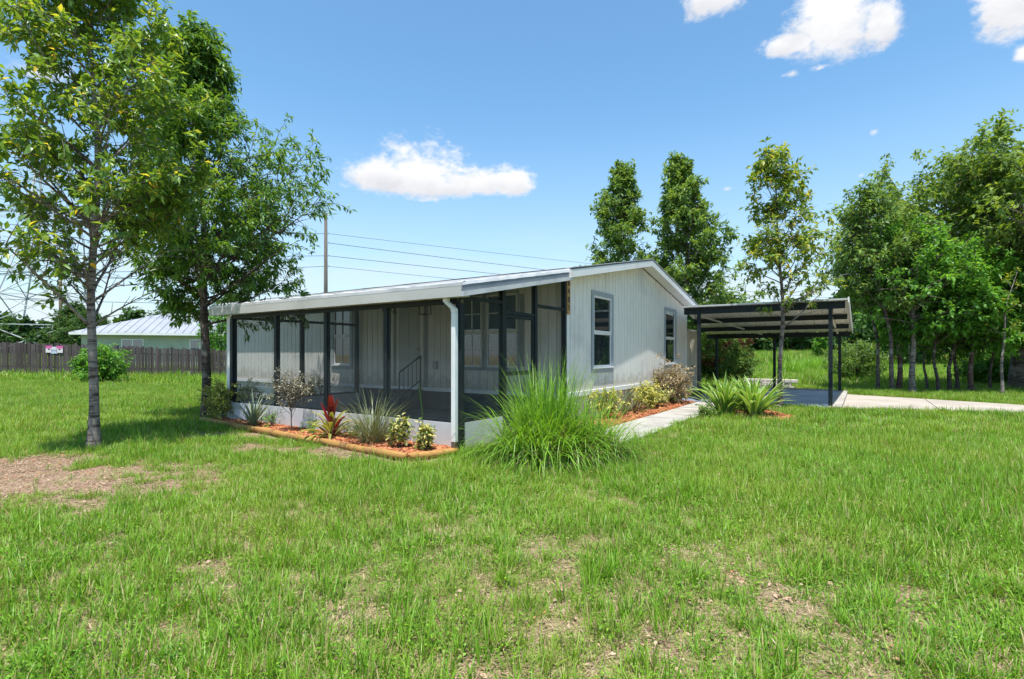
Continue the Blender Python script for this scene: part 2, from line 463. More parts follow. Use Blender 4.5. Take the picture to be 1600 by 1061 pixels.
# ------------------------------------------------------------------ mesh helpers
class MB:
    def __init__(s):
        s.v, s.f = [], []

    def box(s, x0, x1, y0, y1, z0, z1):
        n = len(s.v)
        s.v += [(x0, y0, z0), (x1, y0, z0), (x1, y1, z0), (x0, y1, z0), (x0, y0, z1), (x1, y0, z1), (x1, y1, z1), (x0, y1, z1)]
        s.f += [(n, n + 3, n + 2, n + 1), (n + 4, n + 5, n + 6, n + 7), (n, n + 1, n + 5, n + 4), (n + 1, n + 2, n + 6, n + 5), (n + 2, n + 3, n + 7, n + 6), (n + 3, n, n + 4, n + 7)]
        return s

    def hexa(s, p):
        """eight corners: bottom four counter-clockwise, then the top four"""
        n = len(s.v)
        s.v += [tuple(q) for q in p]
        s.f += [(n, n + 3, n + 2, n + 1), (n + 4, n + 5, n + 6, n + 7), (n, n + 1, n + 5, n + 4), (n + 1, n + 2, n + 6, n + 5), (n + 2, n + 3, n + 7, n + 6), (n + 3, n, n + 4, n + 7)]
        return s

    def bar(s, a, b, w, h):
        """rectangular bar from a to b, w wide (horizontal) and h high"""
        a, b = Vector(a), Vector(b)
        d = (b - a).normalized()
        up = Vector((0, 0, 1)) if abs(d.z) < .95 else Vector((0, 1, 0))
        sd = d.cross(up).normalized() * (w / 2)
        u = sd.cross(d).normalized() * (h / 2)
        return s.hexa([a - sd - u, b - sd - u, b + sd - u, a + sd - u, a - sd + u, b - sd + u, b + sd + u, a + sd + u])

    def tube(s, pts, rad, sides=6, cap=True):
        pts = [Vector(p) for p in pts]
        if not hasattr(rad, '__len__'):
            rad = [rad] * len(pts)
        base = len(s.v)
        ref = None
        for i, p in enumerate(pts):
            d = (pts[min(i + 1, len(pts) - 1)] - pts[max(i - 1, 0)])
            if d.length < 1e-7:
                d = Vector((0, 0, 1))
            d.normalize()
            if ref is None:
                ref = d.cross(Vector((0, 0, 1)) if abs(d.z) < .9 else Vector((1, 0, 0))).normalized()
            ref = (ref - d * ref.dot(d)).normalized()
            o = d.cross(ref)
            for k in range(sides):
                a = 2 * PI * k / sides
                s.v.append(tuple(p + (ref * math.cos(a) + o * math.sin(a)) * rad[i]))
        for i in range(len(pts) - 1):
            for k in range(sides):
                k2 = (k + 1) % sides
                a = base + i * sides
                s.f.append((a + k, a + k2, a + sides + k2, a + sides + k))
        if cap:
            s.f.append(tuple(base + k for k in range(sides))[::-1])
            s.f.append(tuple(base + (len(pts) - 1) * sides + k for k in range(sides)))
        return s

    def poly(s, pts):
        n = len(s.v)
        s.v += [tuple(p) for p in pts]
        s.f.append(tuple(range(n, n + len(pts))))
        return s

    def prism(s, pts, d):
        """extrude a flat polygon along d"""
        n, k = len(s.v), len(pts)
        d = Vector(d)
        s.v += [tuple(p) for p in pts] + [tuple(Vector(p) + d) for p in pts]
        s.f.append(tuple(range(n + k - 1, n - 1, -1)))
        s.f.append(tuple(range(n + k, n + 2 * k)))
        for i in range(k):
            j = (i + 1) % k
            s.f.append((n + i, n + j, n + k + j, n + k + i))
        return s

    def mesh(s, name, m=None, smooth=False):
        me = bpy.data.meshes.new(name)
        me.from_pydata([tuple(map(float, v)) for v in s.v], [], s.f)
        if m is not None:
            me.materials.append(m)
        if smooth:
            me.polygons.foreach_set('use_smooth', [True] * len(me.polygons))
        me.update()
        return me

    def obj(s, name, m, parent=None, smooth=False, bevel=0.0):
        o = link(name, s.mesh(name, m, smooth), parent)
        if bevel:
            b = o.modifiers.new('edge', 'BEVEL')
            b.width = bevel
            b.segments = 2
        return o


def link(name, data, parent=None):
    o = bpy.data.objects.new(name, data)
    COL.objects.link(o)
    if parent is not None:
        o.parent = parent
    return o


def tag(o, label=None, cat=None, group=None, kind=None):
    for k, v in (('label', label), ('category', cat), ('group', group), ('kind', kind)):
        if v:
            o[k] = v
    return o


def thing(name, label, cat, loc=(0, 0, 0), rz=0.0, group=None):
    o = link(name, None)
    o.location = loc
    o.rotation_euler = (0, 0, rz)
    return tag(o, label, cat, group)


def np_mesh(name, V, F, m, attrs=None):
    """mesh from numpy arrays; F is (n,3) or (n,4); attrs are per-vertex floats"""
    me = bpy.data.meshes.new(name)
    V = np.asarray(V, dtype=np.float32)
    F = np.asarray(F, dtype=np.int32)
    k = F.shape[1]
    me.vertices.add(len(V))
    me.vertices.foreach_set('co', V.ravel())
    me.loops.add(F.size)
    me.loops.foreach_set('vertex_index', F.ravel())
    me.polygons.add(len(F))
    me.polygons.foreach_set('loop_start', np.arange(0, F.size, k, dtype=np.int32))
    me.polygons.foreach_set('loop_total', np.full(len(F), k, dtype=np.int32))
    for an, av in (attrs or {}).items():
        a = me.attributes.new(an, 'FLOAT', 'POINT')
        a.data.foreach_set('value', np.asarray(av, dtype=np.float32))
    if m is not None:
        me.materials.append(m)
    me.update(calc_edges=True)
    me.validate()
    return me


# ------------------------------------------------------------------ where things stand
HA = math.atan2(-.5547, .8321)           # the house's long side runs away to the left
HC = Vector((-0.82, 8.09, 0))            # the porch's front corner on the ground
EX = Vector((.8321, -.5547, 0))
EY = Vector((.5547, .8321, 0))


def H(x, y, z=0.0):
    return HC + EX * x + EY * y + Vector((0, 0, z))


def to_house(X, Y):
    dx, dy = X - HC.x, Y - HC.y
    return dx * EX.x + dy * EX.y, dx * EY.x + dy * EY.y


def smooth01(t):
    t = np.clip(t, 0, 1)
    return t * t * (3 - 2 * t)


def ground_z(X, Y):
    X = np.asarray(X, float); Y = np.asarray(Y, float)
    r = np.hypot(X, Y)
    z = 1.35 * smooth01((Y - 34) / 95.0) * smooth01((X + 5) / 25.0)
    z = z + .45 * smooth01((-X - 12) / 18.0) * smooth01((Y - 8) / 20)
    z = z + .018 * np.sin(X * 1.7 + 1.3) * np.sin(Y * 1.9 + .4) + .012 * np.sin(X * 4.1 + Y * 2.3)
    return z


def gz(X, Y):
    return float(ground_z(X, Y))


def at_px(px, Y):
    return (px - CX) / FPX * Y


# ------------------------------------------------------------------ ground
def warp(lo, hi, n, c, s):
    t = np.linspace(math.asinh((lo - c) / s), math.asinh((hi - c) / s), n)
    return c + s * np.sinh(t)


gx = warp(-700, 700, 190, 0, 9)
gy = warp(-120, 900, 190, 6, 9)
GX, GY = np.meshgrid(gx, gy)
GZ = ground_z(GX, GY)
V = np.stack([GX.ravel(), GY.ravel(), GZ.ravel()], 1)
idx = np.arange(190 * 190).reshape(190, 190)
F = np.stack([idx[:-1, :-1].ravel(), idx[:-1, 1:].ravel(), idx[1:, 1:].ravel(), idx[1:, :-1].ravel()], 1)
ground = link('ground', np_mesh('ground', V, F, M['ground']))
ground.data.polygons.foreach_set('use_smooth', [True] * len(ground.data.polygons))
tag(ground, kind='structure')

# ------------------------------------------------------------------ house
house = thing('house', 'pale grey single storey house with low gable roof and screened porch', 'house', HC, HA)
WY, WB, RIDGE, YL, XL = 3.51, 12.57, 8.04, -12.85, 0.0
ZR, SL = 4.13, .185                       # ridge top and slope of the roof


def rtop(y):
    return ZR - SL * abs(y - RIDGE)


def rund(y):
    return rtop(y) - .17


# wall core behind the boards
pts = [(0, WY + .03, .62), (0, WB - .03, .62), (0, WB - .03, rund(WB) - .01), (0, RIDGE, rund(RIDGE) - .01), (0, WY + .03, rund(WY) - .01)]
wall = MB().prism([(XL - .03, p[1], p[2]) for p in pts], (YL + .06, 0, 0)).obj('wall', M['siding_back'], house)

GABLE_WIN = [(4.86, 5.90), (10.18, 11.22)]
FRONT_WIN = [(-7.55, -6.82), (-2.80, -2.187), (-2.06, -1.2)]
DOOR = (-4.94, -4.05)
WZ0, WZ1 = 1.19, 2.86
rs = random.Random(3)
pitch = .2032
n = int((WB - WY) / pitch)
p_ = (WB - WY) / n
for i in range(n):
    a0, a1 = WY + i * p_, WY + (i + 1) * p_ - .013
    zt = min(rund(a0), rund(a1)) - .004
    d = .022 + rs.uniform(0, .002)
    cuts = [(WZ0 + .02, WZ1 - .02) for w in GABLE_WIN if a1 > w[0] and a0 < w[1]]
    b = MB()
    zz = .66
    for c0, c1 in cuts:
        MB().box(-.03, d - .02, a0, a1, zz, c0).obj('siding_board', M['siding'], wall)
        zz = c1
    b.box(-.03, d - .02, a0, a1, zz, zt)
    b.obj('siding_board', M['siding'], wall)
n = int(-YL / pitch)
p_ = -YL / n
for i in range(n):
    a0, a1 = YL + i * p_, YL + (i + 1) * p_ - .013
    d = .022 + rs.uniform(0, .002)
    zt = rund(WY) - .004
    b = MB()
    zz = .66
    cut = [(WZ0 + .02, WZ1 - .02) for w in FRONT_WIN if a1 > w[0] and a0 < w[1]]
    if a1 > DOOR[0] and a0 < DOOR[1]:
        cut = [(.66, 2.78)]
    for c0, c1 in cut:
        if c0 > zz:
            MB().box(a0, a1, WY - d + .02, WY + .03, zz, c0).obj('siding_board', M['siding'], wall)
        zz = c1
    b.box(a0, a1, WY - d + .02, WY + .03, zz, zt)
    b.obj('siding_board', M['siding'], wall)

# base trim, skirting, corner boards
MB().box(-.015, .045, WY - .02, WB + .02, .575, .675).obj('base_trim', M['white'], house)
MB().box(YL, -.02, WY - .04, WY - .006, .575, .66).obj('base_trim', M['white'], house)
sk = MB().prism([(-.06, WY + .05, -.15), (-.06, WB, -.15), (-.06, WB, .574), (-.06, WY + .05, .574)], (-.06, 0, 0))
sk.obj('skirting', M['skirt'], house)
MB().box(YL, -6.5, WY + .06, WY + .12, -.15, .574).obj('skirting', M['skirt'], house)
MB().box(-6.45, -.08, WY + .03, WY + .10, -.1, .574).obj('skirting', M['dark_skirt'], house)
MB().box(YL + .02, YL + .10, WY + .12, WB, -.15, .574).obj('skirting', M['skirt'], house)
MB().box(.006, .030, WY - .03, WY + .10, .676, rund(WY + .1) - .01).obj('corner_board', M['white'], house)
MB().box(.006, .030, WB - .10, WB + .01, .676, rund(WB) - .01).obj('corner_board', M['white'], house)
MB().box(YL - .02, YL + .09, WY - .036, WY - .004, .66, rund(WY) - .01).obj('corner_board', M['white'], house)

# main roof: front and rear slopes, ridge, barge boards, soffits
X0, X1, Y0, Y1 = YL - .32, .32, WY - .37, WB + .38
for ya, yb in ((Y0, RIDGE), (RIDGE, Y1)):
    r = MB()
    n = 24
    rr = random.Random(int(ya * 10))
    r.hexa([(X0, ya, rtop(ya) - .10), (X1 - .02, ya, rtop(ya) - .10), (X1 - .02, yb, rtop(yb) - .10), (X0, yb, rtop(yb) - .10),
            (X0, ya, rtop(ya)), (X1 - .02, ya, rtop(ya)), (X1 - .02, yb, rtop(yb)), (X0, yb, rtop(yb))])
    ro = r.obj('roof', M['roof'], house)
    # lapped membrane strips lying a little proud of the deck, their edges not quite straight
    m_ = 5
    for j in range(m_):
        t0, t1 = j / m_, (j + 1) / m_
        q = MB()
        lo_y, hi_y = ya + (yb - ya) * t0, ya + (yb - ya) * t1
        if hi_y < lo_y:
            lo_y, hi_y = hi_y, lo_y
        k = 30
        lift = .006 + .004 * (j % 2)
        for i in range(k):
            xa, xb = X0 + .02 + (X1 - X0 - .06) * i / k, X0 + .02 + (X1 - X0 - .06) * (i + 1) / k
            wob_a = .03 * math.sin(i * 1.7 + j) * (0 if j in (0, m_ - 1) else 1)
            wob_b = .03 * math.sin((i + 1) * 1.7 + j) * (0 if j in (0, m_ - 1) else 1)
            za = lift + .008 * abs(math.sin(i * 2.3 + j)); zb = lift + .008 * abs(math.sin((i + 1) * 2.3 + j))
            q.poly([(xa, lo_y + wob_a, rtop(lo_y + wob_a) + za), (xb, lo_y + wob_b, rtop(lo_y + wob_b) + zb), (xb, hi_y, rtop(hi_y) + zb), (xa, hi_y, rtop(hi_y) + za)])
        q.obj('roof_strip', M['roof'], ro)
    # barge board over the gable, white metal edge on top of it
    for xs, xe in ((X1 - .02, X1 + .005), (X0 - .03, X0)):
        MB().hexa([(xs, ya, rtop(ya) - .19), (xe, ya, rtop(ya) - .19), (xe, yb, rtop(yb) - .19), (xs, yb, rtop(yb) - .19),
                   (xs, ya, rtop(ya) - .03), (xe, ya, rtop(ya) - .03), (xe, yb, rtop(yb) - .03), (xs, yb, rtop(yb) - .03)]).obj('barge_board', M['white'], house)
    MB().hexa([(X1 - .12, ya, rtop(ya) + .005), (X1 + .014, ya, rtop(ya) + .005), (X1 + .014, yb, rtop(yb) + .005), (X1 - .12, yb, rtop(yb) + .005),
               (X1 - .12, ya, rtop(ya) + .02), (X1 + .014, ya, rtop(ya) + .02), (X1 + .014, yb, rtop(yb) + .02), (X1 - .12, yb, rtop(yb) + .02)]).obj('drip_edge', M['flash'], house)
    MB().hexa([(.03, ya, rtop(ya) - .185), (X1 - .025, ya, rtop(ya) - .185), (X1 - .025, yb, rtop(yb) - .185), (.03, yb, rtop(yb) - .185),
               (.03, ya, rtop(ya) - .165), (X1 - .025, ya, rtop(ya) - .165), (X1 - .025, yb, rtop(yb) - .165), (.03, yb, rtop(yb) - .165)]).obj('soffit', M['white'], house)
for ya, s in ((Y0, -1), (Y1, 1)):
    MB().box(X0, X1 - .025, min(ya, ya + s * .025), max(ya, ya + s * .025), rtop(ya) - .19, rtop(ya) - .01).obj('eave_board', M['white'], house)
MB().box(YL, -.01, Y0 + .03, WY - .03, rund(WY) - .03, rund(WY) - .012).obj('soffit', M['white'], house)


def window(fr, a0, a1, z0, z1, muntins, inner='glass', surround=.11, sill=True, gap=0.0):
    """fr maps (a, z, depth) boxes onto a wall; the surround is the part, sashes and panes are its sub-parts"""
    b = MB()
    s_ = surround
    for q in ((a0 - s_, a1 + s_, z1, z1 + s_), (a0 - s_, a0, z0, z1), (a1, a1 + s_, z0, z1), (a0 - s_, a1 + s_, z0 - s_ - .02, z0)):
        b.box(*fr(q[0], q[1], q[2], q[3], -.02, .028))
    w = b.obj('window', M['trim'], house)
    zm = (z0 + z1) / 2
    f_ = .045
    for k, (za, zb, dd) in enumerate(((z0, zm + .02, .004), (zm - .02, z1, .016))):
        if k == 0:
            zb = zm - .022
        sash = MB()
        sash.box(*fr(a0 + .002, a0 + f_, za, zb, -.02, dd)); sash.box(*fr(a1 - f_, a1 - .002, za, zb, -.02, dd))
        sash.box(*fr(a0 + f_, a1 - f_, za, za + f_, -.02, dd)); sash.box(*fr(a0 + f_, a1 - f_, zb - f_, zb, -.02, dd))
        sash.obj('sash', M['white'], w)
        if muntins:
            mu = MB()
            am, zq = (a0 + a1) / 2, (za + zb) / 2
            mu.box(*fr(am - .009, am + .009, za + f_, zb - f_, -.012, dd - .006))
            mu.box(*fr(a0 + f_, am - .009, zq - .009, zq + .009, -.012, dd - .008)); mu.box(*fr(am + .009, a1 - f_, zq - .009, zq + .009, -.012, dd - .008))
            mu.obj('muntin', M['white'], w)
        MB().box(*fr(a0 + f_ - .003, a1 - f_ + .003, za + f_ - .003, zb - f_ + .003, -.024, -.014)).obj('pane', M[inner], w)
    if sill:
        MB().box(*fr(a0 - .05, a1 + .05, z0 - .03, z0 - .002, .028, .06)).obj('sill', M['white'], w)
    return w


def fr_gable(a0, a1, z0, z1, d0, d1):
    return (d0, d1, a0, a1, z0, z1)


def fr_front(a0, a1, z0, z1, d0, d1):
    return (a0, a1, WY - d1, WY - d0, z0, z1)


for a0, a1 in GABLE_WIN:
    window(fr_gable, a0, a1, WZ0, WZ1, False)
for i, (a0, a1) in enumerate(FRONT_WIN):
    window(fr_front, a0, a1, WZ0, WZ1, True, 'glass' if i == 0 else 'blue_glass', surround=.105 if i == 0 else .055, sill=(i == 0))

# front door behind the porch
dr = MB().box(DOOR[0] + .06, DOOR[1] - .06, WY - .02, WY + .02, .66, 2.70).obj('door', M['door'], house)
b = MB()
b.box(DOOR[0] - .02, DOOR[0] + .058, WY - .035, WY + .02, .66, 2.79); b.box(DOOR[1] - .058, DOOR[1] + .02, WY - .035, WY + .02, .66, 2.79)
b.box(DOOR[0] + .06, DOOR[1] - .06, WY - .035, WY + .02, 2.705, 2.79)
b.obj('door_frame', M['siding'], dr)
for zz in ((.80, 1.50), (1.62, 2.55)):
    for k in (0, 1):
        xa = DOOR[0] + .16 + k * .32
        MB().box(xa, xa + .25, WY - .028, WY - .018, zz[0], zz[1]).obj('door_panel', M['door'], dr, bevel=.004)
MB().tube([(DOOR[1] - .13, WY - .02, 1.62), (DOOR[1] - .13, WY - .075, 1.62)], [.02, .03], 10).obj('handle', M['brass'], dr)
# small grey meter box on the wall
b = MB().box(-3.67, -3.55, WY - .07, WY - .02, 1.12, 1.32)
b.obj('outlet_box', M['steel'], house, bevel=.006)

# ---- screened porch
PL, PX = -6.46, 0.0
PR0, PR1 = -.25, 3.30                     # porch roof from its eave to the house wall


def ptop(y):
    return 2.545 + (y - PR0) * .185


q = MB()
q.hexa([(-7.0, PR0, ptop(PR0) - .07), (.26, PR0, ptop(PR0) - .07), (.26, PR1, ptop(PR1) - .07), (-7.0, PR1, ptop(PR1) - .07),
        (-7.0, PR0, ptop(PR0)), (.26, PR0, ptop(PR0)), (.26, PR1, ptop(PR1)), (-7.0, PR1, ptop(PR1))])
pr = q.obj('porch_roof', M['roof'], house)
# creased white flashing turned over the front edge
rr = random.Random(8)
q = MB()
k = 46
row = []
for i in range(k + 1):
    x = -7.0 + 7.28 * i / k
    w1 = .17 + .10 * math.sin(i * .55) * math.sin(i * .21 + 1) + rr.uniform(-.04, .05)
    row.append((x, w1, rr.uniform(0, .012)))
for i in range(k):
    (xa, wa, za), (xb, wb, zb) = row[i], row[i + 1]
    y_ = PR0 - .012
    q.poly([(xa, y_, ptop(y_) + .012 + za), (xb, y_, ptop(y_) + .012 + zb), (xb, y_ + wb * .5, ptop(y_ + wb * .5) + .016 + zb * 2), (xa, y_ + wa * .5, ptop(y_ + wa * .5) + .016 + za * 2)])
    q.poly([(xa, y_ + wa * .5, ptop(y_ + wa * .5) + .016 + za * 2), (xb, y_ + wb * .5, ptop(y_ + wb * .5) + .016 + zb * 2), (xb, y_ + wb, ptop(y_ + wb) + .004), (xa, y_ + wa, ptop(y_ + wa) + .004)])
    q.poly([(xa, y_, ptop(y_) - .035), (xb, y_, ptop(y_) - .035), (xb, y_, ptop(y_) + .012 + zb), (xa, y_, ptop(y_) + .012 + za)])
q.obj('edge_flashing', M['flash'], pr)
MB().box(-7.0, .275, PR0 - .01, PR0 + .016, ptop(PR0) - .195, ptop(PR0) - .036).obj('fascia_board', M['fascia'], house)
MB().box(-7.0, .26, PR0 + .03, -.06, 2.357, 2.372).obj('soffit', M['fascia'], house)
# right-hand rake of the porch roof: turned white edge, board with the recess shade in its blue-grey colour, white strip below
def rake(x0, x1, dz0, dz1, ya, yb):
    return MB().hexa([(x0, ya, ptop(ya) + dz0), (x1, ya, ptop(ya) + dz0), (x1, yb, ptop(yb) + dz0), (x0, yb, ptop(yb) + dz0),
                      (x0, ya, ptop(ya) + dz1), (x1, ya, ptop(ya) + dz1), (x1, yb, ptop(yb) + dz1), (x0, yb, ptop(yb) + dz1)])
rake(.262, .284, -.12, -.015, PR0 - .01, PR1).obj('rake_shade_board', M['band'], house)
rake(.262, .30, -.195, -.122, PR0 - .01, PR1).obj('rake_strip', M['flash'], house)
q = MB()
k = 18
for i in range(k):
    ya, yb = PR0 - .012 + (PR1 - PR0) * i / k, PR0 - .012 + (PR1 - PR0) * (i + 1) / k
    za, zb = .014 * abs(math.sin(i * 1.3)), .014 * abs(math.sin((i + 1) * 1.3))
    wa, wb = .13 + .05 * math.sin(i * .9), .13 + .05 * math.sin((i + 1) * .9)
    q.poly([(.29, ya, ptop(ya) - .03 + za * .5), (.29, yb, ptop(yb) - .03 + zb * .5), (.276, yb, ptop(yb) + .014 + zb), (.276, ya, ptop(ya) + .014 + za)])
    q.poly([(.276, ya, ptop(ya) + .014 + za), (.276, yb, ptop(yb) + .014 + zb), (.276 - wb, yb, ptop(yb) + .02 + zb), (.276 - wa, ya, ptop(ya) + .02 + za)])
q.obj('edge_flashing', M['flash'], pr)

# knee walls (front, left end, two short ones at the right end) with a dark sill channel on top
KT = .43
kw = [(PL, PX, -.045, .045), (PL - .045, PL + .045, .05, WY - .03), (PX - .045, PX + .045, .05, 1.12), (PX - .045, PX + .045, 2.30, WY - .05)]
for x0, x1, y0, y1 in kw:
    w = MB().box(x0, x1, y0, y1, -.15, KT).obj('knee_wall', M['knee'], house)
    MB().box(x0 + .006, x1 - .006, y0 + .02, y1 - .02, KT + .001, KT + .035).obj('sill_channel', M['frame'], w)
MB().box(PL + .05, PX - .05, .05, WY + .02, -.1, .10).obj('porch_floor', M['floor'], house)

# posts
PH = 2.36
def post(x, y, z0, z1, w=.09):
    return MB().box(x - w / 2, x + w / 2, y - w / 2, y + w / 2, z0, z1).obj('porch_post', M['frame'], house, bevel=.004)
for x in (-4.80, -3.19, -1.58):
    post(x, 0, KT + .036, PH - .08)
post(PX + .028, -.002, -.1, PH - .08, .098)
post(PL + .003, -.002, KT + .036, PH - .08, .11)
for y in (1.72, 3.42):
    post(PL, y, KT + .036, ptop(y) - .19)
for y, z0 in ((1.17, -.1), (2.25, -.1), (3.43, KT + .036)):
    post(PX, y, z0, ptop(y) - .19)
# head beams
MB().box(PL, PX, -.045, .045, PH - .08, PH - .005).obj('head_beam', M['frame'], house)
for x in (PL, PX):
    MB().hexa([(x - .04, .05, ptop(.05) - .19), (x + .04, .05, ptop(.05) - .19), (x + .04, WY - .05, ptop(WY - .05) - .19), (x - .04, WY - .05, ptop(WY - .05) - .19),
               (x - .04, .05, ptop(.05) - .075), (x + .04, .05, ptop(.05) - .075), (x + .04, WY - .05, ptop(WY - .05) - .075), (x - .04, WY - .05, ptop(WY - .05) - .075)]).obj('end_beam', M['frame'], house)
# horizontal rails of the end walls
for x, y0, y1, z, t in ((PL, .055, 1.67, 2.30, .06), (PL, 1.77, 3.37, 2.30, .06), (PX, .05, 1.12, 2.385, .05), (PX, 1.22, 2.20, 2.225, .055), (PX, 2.30, 3.38, 2.42, .055)):
    MB().box(x - .035, x + .035, y0, y1, z - t / 2, z + t / 2).obj('screen_rail', M['frame'], house)

# insect screens, one per opening, each a thin stretched sheet
def screen(a, b, z0, z1a, z1b=None):
    z1b = z1a if z1b is None else z1b
    (xa, ya), (xb, yb) = a, b
    dx, dy = xb - xa, yb - ya
    L = math.hypot(dx, dy)
    nx, ny = dy / L * .0015, -dx / L * .0015
    q = MB().hexa([(xa - nx, ya - ny, z0), (xb - nx, yb - ny, z0), (xb + nx, yb + ny, z0), (xa + nx, ya + ny, z0),
                   (xa - nx, ya - ny, z1a), (xb - nx, yb - ny, z1b), (xb + nx, yb + ny, z1b), (xa + nx, ya + ny, z1a)])
    return q.obj('screen_panel', M['screen'], house)
xs = [PL + .06, -4.80, -3.19, -1.58, -.05]
for i in range(4):
    screen((xs[i] + .045, -.01), (xs[i + 1] - .045, -.01), KT + .03, PH - .081)
for y0, y1 in ((.055, 1.67), (1.77, 3.37)):
    screen((PL, y0), (PL, y1), KT + .03, ptop(y0) - .19, ptop(y1) - .19)
screen((PX, .05), (PX, 1.12), KT + .03, ptop(.05) - .19, ptop(1.12) - .19)
screen((PX, 1.22), (PX, 2.20), 2.255, ptop(1.22) - .19, ptop(2.2) - .19)
screen((PX, 2.30), (PX, 3.38), KT + .03, ptop(2.3) - .19, ptop(3.38) - .19)
# screen door with its own frame
sd = MB()
sd.box(-.02, .024, 1.222, 1.275, .12, 2.19); sd.box(-.02, .024, 2.145, 2.198, .12, 2.19); sd.box(-.02, .024, 1.276, 2.144, 2.13, 2.19); sd.box(-.02, .024, 1.276, 2.144, .12, .30); sd.box(-.02, .024, 1.276, 2.144, 1.12, 1.19)
sd_o = sd.obj('screen_door', M['frame'], house)
MB().box(-.002, .002, 1.27, 2.15, .29, 2.135).obj('screen_panel', M['screen'], sd_o)
MB().tube([(.024, 1.25, 1.28), (.07, 1.25, 1.28), (.07, 1.25, 1.40), (.024, 1.25, 1.40)], .008, 6).obj('handle', M['steel'], sd_o)
for z in (.5, 1.2, 1.95):
    MB().tube([(.03, 1.215, z - .04), (.03, 1.215, z + .04)], .009, 6).obj('hinge', M['steel'], sd_o)

# white corner board at the left end
MB().box(PL - .19, PL - .052, -.05, .03, 0, 2.345).obj('corner_board', M['white'], house)
# downspout with elbow and brown shoe
ds = MB()
ds.hexa([(-.155, -.20, 2.30), (-.075, -.20, 2.30), (-.075, -.12, 2.30), (-.155, -.12, 2.30), (-.155, -.20, 2.36), (-.075, -.20, 2.36), (-.075, -.12, 2.36), (-.155, -.12, 2.36)])
ds.hexa([(-.045, -.155, 2.19), (.045, -.155, 2.19), (.045, -.075, 2.19), (-.045, -.075, 2.19), (-.155, -.20, 2.30), (-.075, -.20, 2.30), (-.075, -.12, 2.30), (-.155, -.12, 2.30)])
ds.hexa([(-.035, -.145, 2.13), (.045, -.145, 2.13), (.045, -.07, 2.13), (-.035, -.07, 2.13), (-.045, -.155, 2.19), (.045, -.155, 2.19), (.045, -.075, 2.19), (-.045, -.075, 2.19)])
ds.box(-.035, .045, -.145, -.07, .16, 2.13)
dso = ds.obj('downspout', M['white'], house, bevel=.006)
MB().box(-.032, .042, -.142, -.072, 0, .158).obj('spout_shoe', M['brown'], dso)

# concrete-grey steps with an iron hand rail inside the porch
st = thing('entry_steps', 'dark grey steps with black iron hand rail below the front door', 'steps', H(-4.45, 3.0, .10), HA)
for k in range(3):
    y0 = -.75 + k * .40
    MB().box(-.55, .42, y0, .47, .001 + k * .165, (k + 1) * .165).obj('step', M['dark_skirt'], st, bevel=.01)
def S(x, y, z):
    return (x, y, z)
rl = MB().tube([(.45, -.36, 0), (.45, -.36, .96)], .018, 6).tube([(.45, .36, .2), (.45, .36, 1.34)], .022, 6)
rl.tube([(.45, -.36, .96), (.45, .36, 1.34)], .018, 6).tube([(.45, -.36, .36), (.45, .36, .74)], .014, 6).tube([(.45, -.55, .50), (.45, .45, .50)], .010, 6).tube([(.45, -.50, .02), (.45, .36, .58)], .016, 6)
rlo = rl.obj('hand_rail', M['black'], st)
for k in range(4):
    y = -.216 + k * .144
    f = (y + .36) / .72
    MB().tube([(.45, y, .36 + .38 * f), (.45, y, .96 + .38 * f)], .008, 5).obj('baluster', M['black'], rlo)

# wall lantern
la = thing('porch_lantern', 'black box lantern hung by the front door', 'lamp', H(-3.80, WY - .20, 2.47), HA)
b = MB()
for x in (-.10, .10):
    for y in (-.10, .10):
        b.tube([(x, y, 0), (x, y, .24)], .012, 5)
b.tube([(-.1, -.1, .004), (.1, -.1, .004), (.1, .1, .004), (-.1, .1, .004), (-.1, -.1, .004)], .009, 5)
b.tube([(-.1, -.1, .24), (.1, -.1, .24), (.1, .1, .24), (-.1, .1, .24), (-.1, -.1, .24)], .009, 5)
b.obj('frame', M['black'], la)
MB().box(-.07, .07, -.07, .07, .245, .36).obj('canopy', M['black'], la)
MB().tube([(0, 0, .24), (0, 0, .12)], [.02, .02], 8).obj('socket', M['brass'], la)
MB().box(-.05, .05, .07, .178, .27, .34).obj('wall_bracket', M['black'], la)

# scrolled iron bracket
br = thing('scroll_bracket', 'thin wrought iron scroll bracket above left of the front door', 'bracket', H(-5.05, WY - .03, 2.55), HA)
b = MB().tube([(0, 0, 0), (0, 0, .22)], .012, 6).tube([(0, 0, .2), (.05, -.25, .19), (.08, -.45, .13), (.08, -.47, .02)], .012, 6)
b.tube([(0, 0, .03), (.03, -.16, .08), (.06, -.32, .10), (.075, -.42, .13)], .009, 6)
b.obj('arm', M['black'], br)
ring = [(.03 + .0 * math.cos(a), -.16 + .06 * math.cos(a), .14 + .045 * math.sin(a)) for a in np.linspace(0, 2 * PI, 13)]
MB().tube(ring, .007, 5).obj('scroll', M['black'], br)

